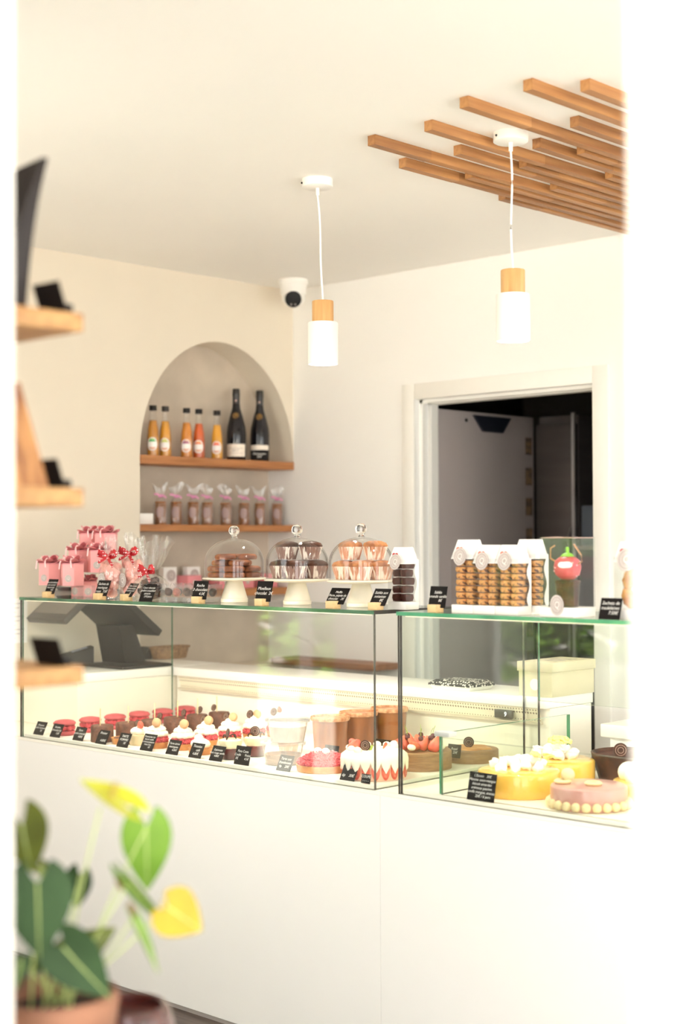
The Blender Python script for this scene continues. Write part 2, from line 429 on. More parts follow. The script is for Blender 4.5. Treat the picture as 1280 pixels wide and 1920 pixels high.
# ---------------------------------------------------------------- storeroom cold cabinets
t = thing('steel_cabinet', 'tall grey steel cold cabinet filling the left of the dark doorway', 'cabinet', (-4.5, 5.3, 0))
b = MB(); b.box(-0.40, 0.36, -0.38, 0.30, 0.05, 2.02, bev=0.004); b.build('cabinet_body', STEELD, t)
b = MB(); b.box(0.362, 0.40, -0.385, 0.302, 0.08, 2.015, bev=0.004); dr = b.build('door', mat('grey_cabinet_door', '#b9aeac', 0.5, var=0.05, scale=3), t)
b = MB(); M0 = Matrix(((0, 0, 1, 0.400), (1, 0, 0, 0), (0, 1, 0, 0), (0, 0, 0, 1)))
b.prism([(-0.155, 2.0), (0.115, 2.0), (0.055, 1.93), (-0.085, 1.93)], 0, 0.012, 0, M0); b.build('controller', mat('navy_black_panel', '#191b26', 0.3), dr)
b = MB(); b.lathe([(0.0, 0), (0.008, 0), (0.008, 0.006), (0, 0.006)], 16, 0, T(0.40, -0.20, 1.975) @ R(PI/2, 'Y')); b.build('lock', BLACKP, dr)
for i in range(9):
    b = MB(); b.box(0.4005, 0.402, 0.235, 0.285, 0.72+0.14*i, 0.80+0.14*i)
    b.build('label_sticker', mat('faded_brown_label', '#8e7253', 0.6, col2='#4b3f39', scale=30), dr)
t = thing('steel_fridge', 'dark steel upright fridge standing behind the grey cabinet in the doorway', 'fridge', (-3.985, 5.95, 0))
b = MB(); b.box(-0.12, 0.10, -0.30, 0.30, 0.05, 2.02, bev=0.006); b.build('fridge_body', STEELD, t)
b = MB(); b.box(-0.118, 0.098, -0.33, -0.302, 0.15, 1.98, bev=0.006); d2 = b.build('door', STEELD, t)
b = MB(); b.tube([(0.08, -0.332, 0.9), (0.08, -0.352, 0.94), (0.08, -0.352, 1.46), (0.08, -0.332, 1.5)], 0.008, 8); b.build('handle', STEEL, d2)
t = thing('storage_rack', 'bright-edged metal rack at the right edge of the dark doorway', 'rack', (-3.755, 5.75, 0))
for ux, uy in ((-0.10, -0.2), (0.15, -0.2), (-0.10, 0.2), (0.15, 0.2)):
    b = MB(); b.box(ux, ux+0.015, uy, uy+0.015, 0, 2.02); b.build('upright', mat('bright_steel', '#c9c4c2', 0.3, metal=0.8), t)
for z in (0.4, 0.9, 1.4):
    b = MB(); b.box(-0.084, 0.149, -0.184, 0.199, z, z+0.02); b.build('shelf', STEEL, t)
b = MB(); b.box(-0.07, 0.14, -0.17, 0.15, 1.4205, 1.60, bev=0.004); o = b.build('storage_tub', mat('dark_blue_tub', '#5e646e', 0.4), None, (-3.755, 5.75, 0.0))
tag(o, 'blue-grey tub standing on the metal rack in the storeroom', 'tub')

# ---------------------------------------------------------------- ceiling slats
slats = [(-2.972, 3.876), (-2.927, 3.33), (-2.869, 3.573), (-2.824, 3.08), (-2.767, 3.878), (-2.717, 3.332), (-2.667, 3.58), (-2.614, 3.08), (-2.558, 3.875),
         (-2.511, 3.435), (-2.455, 3.574), (-2.408, 2.979), (-2.357, 3.875), (-2.307, 3.328), (-2.255, 3.574), (-2.203, 2.977), (-2.15, 3.875), (-2.103, 3.079)]
ordn = ['first', 'second', 'third', 'fourth', 'fifth', 'sixth', 'seventh', 'eighth', 'ninth', 'tenth', 'eleventh', 'twelfth', 'thirteenth', 'fourteenth', 'fifteenth', 'sixteenth', 'seventeenth', 'eighteenth']
ii = 0
for x, y in slats:
    if (x, y) in ((-2.15, 3.875), (-2.255, 3.574), (-2.357, 3.875)): continue
    b = MB(); L = YB-y
    b.box(0, 0.028, 0, L, -0.028, 0, bev=0.001)
    cut = L*rnd.uniform(0.12, 0.5)                    # the batten is glued up from shorter lengths of differing oak
    for fc in b.bm.faces: fc.material_index = 0
    b.box(-0.0004, 0.0284, -0.0004, cut, -0.0284, -0.0002, mi=1)
    o = b.build('ceiling_slat', (OAK_Y, OAK_Y2) if ii % 3 else (OAK_Y2, OAK_Y), None, (x, y, ZC))
    tag(o, 'oak batten under the ceiling, %s from the doorway side of the slatted field' % ordn[ii], 'ceiling slat', 'oak slats under the ceiling')
    ii += 1

# ---------------------------------------------------------------- pendant lamps
def pendant(px, label, rz, sway):
    p = at(px[0], px[1], 'Y', 3.337)
    t = thing('pendant_lamp', label, 'lamp', (p.x, 3.337, ZC), rz, 'pendant lamps over the counter')
    b = MB(); b.lathe([(0, -0.028), (0.044, -0.028), (0.049, -0.025), (0.049, 0), (0, 0)], 40); cn = b.build('canopy', WHITE, t, ang=50)
    b = MB(); b.lathe([(0, 0), (0.003, 0), (0.003, 0.004), (0, 0.004)], 10, 0, T(-0.035, -0.034, -0.014) @ R(PI/2, 'X')); b.build('screw', BLACKP, cn)
    b = MB(); b.lathe([(0.0, -0.052), (0.006, -0.052), (0.006, -0.028), (0, -0.028)], 16); b.build('cord_grip', WHITE, t)
    b = MB(); pts = [(sway[0]*math.sin(u*PI*0.5)+0.0025*math.sin(u*7), sway[1]*u, -0.05-(0.335)*u) for u in [i/24 for i in range(25)]]
    b.tube(pts, 0.0032, 8); b.build('cord', mat('white_cord', '#fbf8f6', 0.5), t)
    cx, cy = pts[-1][0], pts[-1][1]
    b = MB(); b.lathe([(0, -0.388), (0.033, -0.388), (0.034, -0.390), (0.034, -0.459), (0, -0.459)], 40, 0, T(cx, cy, 0)); b.build('wooden_cap', OAKZ, t, ang=50)
    b = MB(); b.lathe([(0, -0.456), (0.046, -0.456), (0.048, -0.459), (0.048, -0.588), (0.0455, -0.588), (0.0455, -0.460), (0, -0.460)], 48, 0, T(cx, cy, 0)); sh = b.build('lamp_shade', WHITE, t, ang=50)
    b = MB(); b.lathe([(0, -0.575), (0.016, -0.572), (0.026, -0.558), (0.028, -0.540), (0.018, -0.510), (0.012, -0.462), (0, -0.462)], 24, 0, T(cx, cy, 0)); b.build('bulb', BULB, sh)
    l = bpy.data.lights.new('pendant_light', 'SPOT'); l.energy = 9; l.color = (1, 0.94, 0.85); l.spot_size = 2.2; l.spot_blend = 0.6; l.shadow_soft_size = 0.03
    lo = bpy.data.objects.new('pendant_light', l); COL.objects.link(lo); lo.parent = t; lo.location = (cx, cy, -0.592)
pendant((595, 348), 'white pendant lamp with oak cap hanging in front of the security camera', 0.2, (0.014, 0.004))
pendant((957, 262), 'white pendant lamp with oak cap hanging among the ceiling slats', 0.5, (0.002, 0.0))

# ---------------------------------------------------------------- security camera
t = thing('security_camera', 'white dome security camera on the ceiling in the room corner', 'camera', (-4.62, 4.55, ZC))
b = MB(); b.lathe([(0, 0), (0.064, 0), (0.066, -0.004), (0.066, -0.020), (0.060, -0.026), (0.056, -0.060), (0.052, -0.066), (0, -0.066)], 40); b.build('base', WHITE, t, ang=40)
b = MB(); b.ball((0, 0, -0.078), 0.050, 3, sq=(1, 1, 0.85)); hd = b.build('camera_head', WHITE, t)
dv = (EYE-Vector((-4.62, 4.55, 2.5))); dv.z = -1.9; dv.normalize()
q = dv.to_track_quat('Z', 'Y').to_matrix().to_4x4()
b = MB(); b.lathe([(0.0, 0.058), (0.033, 0.056), (0.036, 0.050), (0.036, 0.030), (0, 0.030)], 32, 0, T(0, 0, -0.078) @ q); b.build('lens', mat('black_lens', '#0d0b0b', 0.4, spec=0.2), hd, ang=50)
b = MB()
for sx in (-0.009, 0.009): b.lathe([(0, 0.0585), (0.005, 0.0585), (0.005, 0.056), (0, 0.056)], 12, 0, T(0, 0, -0.078) @ q @ T(sx, -0.022, 0))
b.build('infrared_diode', mat('grey_diode', '#7d7472', 0.3), hd)

# ---------------------------------------------------------------- counters
YC = 2.99
def counter(name, label, x0, x1):
    t = thing(name, label, 'counter', (x0, YC, 0))
    w = x1-x0
    b = MB(); b.box(0.0, w, 0.012, 0.66, 0.02, 0.753); b.build('carcass', WHITE, t)
    b = MB(); b.box(0.0002, w-0.0002, -0.004, 0.012, 0.014, 0.7545, bev=0.0003, seg=1); b.build('front_panel', WHITE, t)
    b = MB(); b.box(0, w, 0.0, 0.06, 0, 0.0135); b.build('kick_plate', GREYK, t)
    b = MB(); b.box(0, w, -0.004, 0.69, 0.755, 0.765); b.build('deck', CREAM, t)
    return t
counter('display_counter', 'long white counter under the pastry-filled glass case', -4.81, -2.7053)
counter('display_counter', 'white counter continuing to the window under the cake case', -2.7047, -0.9)

def pane(name, x0, x1, y0, y1, z0, z1, glass, edge, parent):
    """a glass sheet whose narrow faces show the edge colour"""
    b = MB(); fs = b.box(x0, x1, y0, y1, z0, z1)
    d = [x1-x0, y1-y0, z1-z0]; k = d.index(min(d))
    b.bm.normal_update()
    for f in fs: f.material_index = 0 if abs(f.normal[k]) > 0.5 else 1
    return b.build(name, [glass, edge], parent)
def led_light(parent, x0, x1, y, z, e):
    l = bpy.data.lights.new('led_light', 'AREA'); l.shape = 'RECTANGLE'; l.size = x1-x0; l.size_y = 0.012; l.energy = e; l.color = (1.0, 0.93, 0.79)
    o = bpy.data.objects.new('led_light', l); COL.objects.link(o); o.parent = parent
    o.location = ((x0+x1)/2, y, z); o.rotation_euler = (math.radians(28), 0, 0)
LEDW = 6.0
XL, XR, XS = -4.404, -2.73, -2.642
t = thing('glass_display_case', 'glass case holding the tartlets and strawberry cakes', 'display case')
pane('front_pane', XL, XR, YC, YC+0.008, 0.765, 1.2425, GLASS, GEDGED, t)
pane('side_pane', XL, XL+0.008, YC+0.009, 3.675, 0.765, 1.2425, GLASSS, GEDGE, t)
pane('side_pane', XR-0.008, XR, YC+0.009, 3.675, 0.765, 1.2425, GLASSS, GEDGED, t)
tp = pane('top_pane', XL-0.002, XR+0.002, YC-0.003, 3.325, 1.243, 1.253, GLASSG, GEDGE, t)
b = MB(); b.box(XR-0.001, XR+0.0026, YC, 3.325, 1.2428, 1.2532); b.build('edge_strip', mat('dark_edge_profile', '#2e2725', 0.4), tp)
b = MB(); b.box(XL+0.01, XR-0.01, YC+0.010, 3.67, 0.766, 0.775); b.build('shelf_plate', CREAM, t)
b = MB(); b.box(XL+0.02, XR-0.02, YC+0.0095, YC+0.016, 1.2395, 1.2425); b.build('light_strip', LED, t)
led_light(t, XL+0.05, XR-0.05, YC+0.025, 1.236, LEDW)
t = thing('glass_display_case', 'glass case of glazed cakes nearest the window', 'display case')
pane('front_pane', XS, -1.0, YC, YC+0.008, 0.765, 1.2425, GLASS, GEDGED, t)
pane('side_pane', XS, XS+0.008, YC+0.009, 3.62, 0.765, 1.2425, GLASSG, GEDGED, t)
pane('top_pane', XS-0.002, -1.0, YC-0.003, 3.325, 1.243, 1.253, GLASSG, GEDGEB, t)
pane('back_pane', XS+0.009, -1.0, 3.612, 3.62, 0.965, 1.2425, GLASSG, GEDGE, t)
b = MB(); b.box(XS+0.01, -1.0, YC+0.010, 3.60, 0.766, 0.775); b.build('shelf_plate', CREAM, t)
b = MB(); b.box(XS+0.02, -1.0, YC+0.0095, YC+0.016, 1.2395, 1.2425); b.build('light_strip', LED, t)
b = MB(); b.box(XS+0.009, -1.0, 3.325, 3.35, 1.228, 1.2425); b.build('rear_rail', TRIMW, t)
led_light(t, XS+0.05, -1.05, YC+0.025, 1.236, LEDW*0.6)
# low inner guard of the right case
t = thing('inner_glass_guard', 'low thick-edged glass guard around the yellow cakes', 'glass guard')
pane('side_pane', -2.524, -2.512, 3.02, 3.60, 0.775, 0.935, GLASSG, GEDGEB, t)
pane('front_pane', -2.511, -1.0, 3.012, 3.018, 0.775, 0.925, GLASS, GEDGE, t)
b = MB(); b.box(-2.53, -2.48, 3.006, 3.04, 0.928, 0.941, bev=0.002); b.build('corner_clip', mat('frosted_clip', '#c9c6c6', 0.4), t)

# rear worktop with its perforated air grille, and the return along the left wall
t = thing('rear_worktop', 'white worktop behind the pastry case with perforated air grille below', 'worktop')
b = MB(); b.box(-4.40, -2.655, 3.679, 3.93, 0.933, 0.965, bev=0.001); b.build('top', WHITE, t)
b = MB(); b.box(-4.40, -2.655, 3.70, 3.92, 0.0, 0.932); b.build('back_panel', CREAM, t)
b = MB(); b.faces([(-4.37, 3.681, 0.929), (-2.68, 3.681, 0.929), (-2.68, 3.694, 0.888), (-4.37, 3.694, 0.888)], [(0, 1, 2, 3)])
b.faces([(-4.37, 3.681, 0.929), (-4.37, 3.694, 0.888), (-4.37, 3.70, 0.888), (-4.37, 3.70, 0.929)], [(0, 1, 2, 3)])
gr = b.build('air_grille', dotted('perforated_cream_grille', '#efe6cf', '#8a7c64', 95, 0.33, 0.4), t)
b = MB(); b.box(-4.37, -2.68, 3.676, 3.70, 0.883, 0.889); b.box(-4.37, -2.68, 3.679, 3.70, 0.929, 0.9325); b.build('rail', mat('beige_rail', '#cfc3ae', 0.4, metal=0.2), gr)
td = thing('temperature_display', 'small black digital display showing 9 on the air grille', 'display', at(943, 1339, 'Y', 3.672))
b = MB(); b.box(-0.034, 0.034, -0.002, 0.010, -0.013, 0.013, bev=0.003); b.build('casing', mat('olive_black_plastic', '#4a463c', 0.35), td)
b = MB(); text_part('digit', ['9'], 0.021, mat('lit_digit', '#ffffff', 0.5, emit='#f5f6ff', estr=1.2), td, T(0.010, -0.0035, 0) @ R(PI/2, 'X'), shear=0.1)
t = thing('return_counter', 'white return counter against the left wall carrying the till', 'counter')
b = MB(); b.box(XW+0.002, -4.412, 3.235, 3.93, 0.933, 0.965, bev=0.001); b.build('top', WHITE, t)
b = MB(); b.box(XW+0.002, -4.412, 3.24, 3.93, 0.766, 0.932); b.build('front_panel', CREAM, t)
b = MB(); b.box(XW+0.002, -4.412, 3.70, 3.92, 0.0, 0.754); b.build('carcass', WHITE, t)
# white cold unit behind the cake case
t = thing('cooling_unit', 'white slotted cooling unit behind the cake case', 'cooling unit')
p = at(1035, 1352, 'Y', 3.68)
b = MB(); b.box(-2.44, -1.0, 3.70, 4.05, 0, 0.865); b.build('housing', WHITE, t)
b = MB(); b.box(-2.462, -1.0, 3.68, 4.06, 0.866, 0.905, bev=0.004); b.build('top', WHITE, t)
for k in range(5):
    b = MB(); b.box(-2.33, -2.15, 3.697, 3.702, 0.66+0.032*k, 0.672+0.032*k)
    b.build('vent_slot', mat('dark_slot', '#7d7870', 0.6), t)
b = MB(); b.box(-2.40, -2.396, 3.698, 3.702, 0.1, 0.85); b.build('door_seam', mat('dark_seam', '#6f6a62', 0.6), t)

# wall shelf by the niche and niche shelves
b = MB(); b.box(-4.80, -4.18, 4.58, 4.738, 0.900, 0.927, bev=0.001); tag(b.build('wall_shelf', OAK_X), 'brown wooden wall shelf seen through the glass, left of the doorway', 'shelf')
NX0, NX1 = XW-ND+0.005, XW+0.006
for i, (z0, z1, lb) in enumerate(((1.770, 1.805, 'oak niche shelf carrying the juice and dark wine bottles'), (1.489, 1.518, 'oak niche shelf carrying the bagged biscuits'), (1.206, 1.238, 'oak niche shelf carrying pink boxes behind the cake domes'))):
    b = MB(); b.box(NX0, NX1, NY0+0.002, NY1-0.003, z0, z1, bev=0.001)
    tag(b.build('niche_shelf', OAK_S), lb, 'shelf', 'oak shelves in the arched niche')

# ---------------------------------------------------------------- till
t = thing('till_terminal', 'black till terminal with tilted touch screen on the return counter', 'till', (-4.60, 3.56, 0.9653))
b = MB(); b.box(-0.085, 0.17, -0.10, 0.14, 0, 0.012, bev=0.005); b.build('base', BLACKP, t)
b = MB(); vs = [(-0.085, 0.0, 0.012), (0.06, 0.0, 0.012), (0.06, 0.10, 0.012), (-0.085, 0.10, 0.012), (-0.06, -0.05, 0.16), (0.085, -0.05, 0.16), (0.085, 0.02, 0.16), (-0.06, 0.02, 0.16)]
fs = [(0, 3, 2, 1), (4, 5, 6, 7), (0, 1, 5, 4), (1, 2, 6, 5), (2, 3, 7, 6), (3, 0, 4, 7)]; b.faces(vs, fs); b.build('stand', BLACKP, t)
b = MB(); M1 = T(0.02, -0.02, 0.245) @ R(math.radians(-52), 'X'); b.box(-0.17, 0.17, -0.014, 0.014, -0.15, 0.15, 0, 0.004, R(math.radians(0), 'X')); 
sc = b.build('touch_screen', BLACKP, t); sc.matrix_local = T(0.015, -0.045, 0.222) @ R(math.radians(52), 'X')
b = MB(); b.box(-0.16, 0.16, 0.0142, 0.0152, -0.135, 0.135); b.build('glass_face', SCREEN, sc)
b = MB(); b.box(-0.12, 0.12, -0.012, 0.012, -0.085, 0.085, 0, 0.004); cd = b.build('customer_display', DARKG, t); cd.matrix_local = T(-0.045, -0.225, 0.235) @ R(math.radians(-52), 'X')
b = MB(); b.box(-0.105, 0.105, -0.0135, -0.0121, -0.052, 0.073); b.build('screen', SCREEN, cd)
t = thing('card_reader', 'black card payment terminal with small lit screen beside the till', 'card reader', (-4.738, 3.452, 0.9653), -0.5)
b = MB(); b.faces([(-0.045, -0.08, 0), (0.045, -0.08, 0), (0.045, 0.08, 0), (-0.045, 0.08, 0), (-0.045, -0.08, 0.03), (0.045, -0.08, 0.03), (0.045, 0.08, 0.075), (-0.045, 0.08, 0.075)], [(0, 3, 2, 1), (4, 5, 6, 7), (0, 1, 5, 4), (1, 2, 6, 5), (2, 3, 7, 6), (3, 0, 4, 7)]); b.build('body', BLACKP, t)
b = MB(); b.faces([(-0.03, 0.0, 0.0535), (0.03, 0.0, 0.0535), (0.03, 0.06, 0.0705), (-0.03, 0.06, 0.0705)], [(0, 1, 2, 3)]); b.build('screen', mat('pale_blue_screen', '#a9b4cf', 0.3, col2='#5a6290', scale=60), t)
t = thing('phone_holder', 'small black tilted holder lying on the worktop right of the till', 'holder', at(232, 1238, 'Z', 0.967), 0.3)
b = MB(); b.box(-0.035, 0.035, -0.03, 0.03, 0, 0.008, bev=0.003); b.build('base', BLACKP, t)
b = MB(); b.box(-0.006, 0.006, -0.006, 0.006, 0.006, 0.04); b.build('stem', BLACKP, t)
b = MB(); b.box(-0.03, 0.03, -0.004, 0.004, -0.02, 0.02, bev=0.003, M=T(0, 0, 0.048) @ R(0.9, 'X') @ R(0.5, 'Z')); b.build('arm', BLACKP, t)
b = MB(); q = at(60, 1228, 'Z', 0.967)
b.tube([Vector((-0.10, 0.05, 0.005)), Vector((-0.02, 0.0, 0.02)), Vector((0.06, 0.02, 0.028)), Vector((0.14, 0.0, 0.02)), Vector((0.22, -0.03, 0.005))], 0.004, 8); tag(b.build('cable', BLACKP, None, (-4.70, 3.30, 0.9653)), 'thin black cable curling on the worktop left of the card terminal', 'cable')
t = thing('wicker_basket', 'low brown wicker basket at the foot of the niche', 'basket', (-4.74, 3.945, 0.9653), 0.05)
b = MB(); b.lathe([(0, 0), (0.085, 0), (0.098, 0.045), (0.092, 0.045), (0.08, 0.006), (0, 0.006)], 32, 0, Sc(0.55, 1.0, 1.0), fold=lambda a, k: 1+0.02*math.sin(24*a)); b.build('bowl', mat('brown_wicker', '#a5815c', 0.7, col2='#7a583c', scale=90, bump=0.6), t)
b = MB(); b.tube([(0.055*math.cos(a), 0.1*math.sin(a), 0.046) for a in [i*2*PI/32 for i in range(33)]], 0.004, 6); b.build('rim', mat('brown_wicker', '#8f6c4c'), t)

# ---------------------------------------------------------------- builders of small goods
ZT, ZD = 1.2532, 0.7752            # top of the glass, deck inside the case
def chalk_tag(label, loc, rz, w, h, lines, size, block=True, tilt=22, group='chalkboard price tags', sub=None):
    t = thing('price_tag', label, 'price tag', loc, rz, group)
    a = math.radians(tilt)
    z0 = 0.012 if block else 0.0
    Mb = T(0, 0, z0) @ R(-a, 'X')
    b = MB(); b.box(-w/2, w/2, -0.001, 0.001, 0, h, bev=0.0006, M=Mb, seg=1); b.build('board', SLATE, t)
    if block:
        b = MB(); b.box(-0.017, 0.013, -0.018, 0.014, 0, 0.021, bev=0.001); b.build('wooden_block', BLOCK, t)
    text_part('lettering', lines, size, CHALK, t, Mb @ T(0, -0.0016, h*0.52) @ R(PI/2, 'X'))
    return t

def sticker(parent, M, r=0.017, name='sticker'):
    b = MB(); b.lathe([(0, 0.0006), (r, 0.0004), (r, 0), (0, 0)], 32, 0, M); o = b.build(name, STICK, parent)
    b = MB()
    for q, th in ((0.88, 0.035), (0.62, 0.03), (0.48, 0.02)): b.lathe([(r*q, 0.0008), (r*(q+th), 0.0008), (r*(q+th), 0.0010), (r*q, 0.0010)], 32, 0, M)
    b.build('emblem_ring', STICKL, o)
    text_part('emblem_letter', ['Q'], r*0.95, STICKL, o, M @ T(0, 0, 0.0009), shear=0.1)
    return o

def heart_poly(s, n=24):
    o = []
    for i in range(n):
        a = 2*PI*i/n
        o.append((s*16*math.sin(a)**3/17, s*(13*math.cos(a)-5*math.cos(2*a)-2*math.cos(3*a)-math.cos(4*a))/17))
    return o

# ---- tags standing on the glass top
FRONT = PI/2
def tag_top(px, label, lines, size, w=0.062, h=0.052, y=3.02, block=True, rz=0.0, tilt=22):
    p = at(px[0], px[1], 'Y', y)
    chalk_tag(label, (p.x, y, ZT), rz, w, h, lines, size, block, tilt)
tag_top((92, 1110), 'black chalk tag before the pink boxes, at the far end of the glass top', ['Nos p\'tits ballotins', 'avec caramel', 'beurre salé', '        45€'], 0.0088, 0.055, 0.055)
tag_top((188, 1110), 'black chalk tag reading Sachets de meringues 7.5€', ['Sachets de', 'meringues', 'roses   7.5€'], 0.0125, 0.066, 0.055)
tag_top((238, 1112), 'black chalk tag tilted in its block before the second meringue bag', ['Galets noisettes', 'lait & ses noisettes', 'chocolat noir 62%', '        9€'], 0.0088, 0.066, 0.052, rz=-0.25, tilt=34)
tag_top((272, 1124), 'black chalk tag lying back without a block before the dark chocolate bag', ['Coeur chocolat', 'praliné croustillant', 'pistache', '     21€/pièce'], 0.0095, 0.066, 0.060, y=3.012, block=False, tilt=24)
tag_top((373, 1112), 'black chalk tag reading Rocha 3 chocolats 4.5€', ['Rocha', '3 chocolats', '     4.5€'], 0.0125, 0.058, 0.058, rz=0.15, tilt=12)
tag_top((492, 1114), 'black chalk tag reading Moelleux chocolat 2€', ['Moelleux', 'chocolat  2€'], 0.0135, 0.060, 0.062, rz=0.1, tilt=14)
tag_top((626, 1120), 'black chalk tag reading Muffin poire pépites de chocolat 2€', ['Muffin', 'Poire, pépite de', 'chocolat    2€'], 0.0105, 0.072, 0.054, tilt=34)
tag_top((706, 1124), 'black chalk tag before the bag of dark cookies', ['Sablés aux', 'noisettes', '      8€'], 0.0115, 0.060, 0.054, tilt=32)
tag_top((818, 1128), 'black chalk tag left of the four white-topped cookie bags', ['Sablés', 'amande vanille', '       8€'], 0.0105, 0.058, 0.058, y=3.02, tilt=12)
tag_top((1141, 1140), 'black chalk tag with cut corners before the madeleine bag', ['Sachets de', 'madeleines', '      7.50€'], 0.0115, 0.060, 0.052, y=3.01, block=False, tilt=16)

# ---- pink gift boxes on acrylic steps
def riser(label, x0, x1, y0, y1, h):
    t = thing('acrylic_riser', label, 'riser', (x0, y0, ZT), 0, 'acrylic display steps')
    w, d = x1-x0, y1-y0
    b = MB(); b.box(0, w, 0, d, h-0.004, h); b.build('top', ACRYL, t)
    for x in (0, w-0.004):
        b = MB(); b.box(x, x+0.004, 0, d, 0, h-0.0041); b.build('leg', ACRYL, t)
    return t
def gift_box(label, loc, rz, r=0.0425, h=0.074, lid=True, rib=True):
    t = thing('gift_box', label, 'gift box', loc, rz, 'pink gift boxes')
    pts = [(r*math.cos(PI/3*i+0.2), r*math.sin(PI/3*i+0.2)) for i in range(6)]
    b = MB(); b.prism(pts, 0, h); b.build('box_body', PINK, t, ang=20)
    b = MB()                                            # folded flower lid: overlapping oval petals
    for ring, (n, rad, L, W, tilt) in enumerate(((6, r*0.60, r*0.62, r*0.46, 0.20), (6, r*0.34, r*0.52, r*0.40, 0.48))):
        for i in range(n):
            a = PI/3*i+0.2+0.5*ring
            M = T(0, 0, h+0.007+0.009*ring) @ R(a, 'Z') @ T(rad, 0, 0.002*(i % 2)) @ R(-tilt, 'Y') @ R(0.18, 'X')
            m2 = 14; vs = [(L*math.cos(q*2*PI/m2), W*math.sin(q*2*PI/m2), 0.004*math.cos(q*4*PI/m2)) for q in range(m2)]
            vs += [(x, y, z+0.0012) for x, y, z in vs]
            b.faces(vs, [tuple(range(m2))[::-1], tuple(range(m2, 2*m2))]+[(q, (q+1) % m2, m2+(q+1) % m2, m2+q) for q in range(m2)], 0, M)
    b.prism([(r*0.99*math.cos(PI/3*i+0.2), r*0.99*math.sin(PI/3*i+0.2)) for i in range(6)], h+0.0002, h+0.004)
    b.build('flower_lid', PINKD, t)
    if rib:
        b = MB(); z = h+0.020
        for sgn, tl in ((-1, 0.030), (1, 0.022)):
            b.strip([(0, -0.012, z), (sgn*0.014, -0.026, z+0.002), (sgn*0.020, -0.040, z-0.006), (sgn*0.022, -0.0435, z-0.014), (sgn*0.025, -0.0440, z-0.016-tl*0.7)], (0.0042, 0.002, 0.0))
            b.strip([(0, -0.014, z), (sgn*0.012, -0.020, z+0.007), (sgn*0.022, -0.022, z+0.004), (sgn*0.012, -0.021, z-0.001), (0, -0.014, z)], (0.0, 0.002, 0.005))
        b.build('ribbon', RIBW, t)
    a = PI/3*4.5+0.2
    M = T(r*0.8665*math.cos(a), r*0.8665*math.sin(a), h*0.34) @ R(a+PI/2, 'Z') @ R(PI/2, 'X')
    sticker(t, M, 0.013)
    return t
p = at(116, 1092, 'Y', 3.06)
riser('lowest clear acrylic step under the two front pink boxes', p.x-0.075, p.x+0.085, 3.05, 3.14, 0.040)
riser('middle clear acrylic step under the two raised pink boxes', p.x-0.03, p.x+0.16, 3.145, 3.225, 0.085)
riser('tallest clear acrylic step under the two topmost pink boxes', p.x+0.02, p.x+0.20, 3.23, 3.31, 0.145)
def gx(px, y): return at(px, 1070, 'Y', y).x
gift_box('pink flower-lidded box at the outer end of the lowest acrylic step', (gx(93, 3.095), 3.098, ZT+0.0402), 0.1)
gift_box('pink flower-lidded box with a round sticker on the lowest acrylic step', (gx(133, 3.09), 3.096, ZT+0.0402), 0.35)
gift_box('pink flower-lidded box half hidden on the middle acrylic step', (gx(146, 3.18), 3.186, ZT+0.0852), 0.2)
gift_box('pink flower-lidded box at the front corner of the middle acrylic step', (gx(184, 3.18), 3.184, ZT+0.0852), 0.5)
gift_box('pink flower-lidded box on the tallest step, the far one of two', (gx(168, 3.27), 3.272, ZT+0.1452), 0.3)
gift_box('pink flower-lidded box topmost of the pile, beside the meringue bags', (gx(200, 3.27), 3.268, ZT+0.1452), 0.0)
gift_box('small pink box under the middle step, beside the acrylic leg', (gx(146, 3.185), 3.187, ZT+0.0002), 0.15, 0.028, 0.05, rib=False)
gift_box('small pink box under the middle step with a grey sticker', (gx(169, 3.185), 3.185, ZT+0.0002), 0.4, 0.026, 0.05, rib=False)

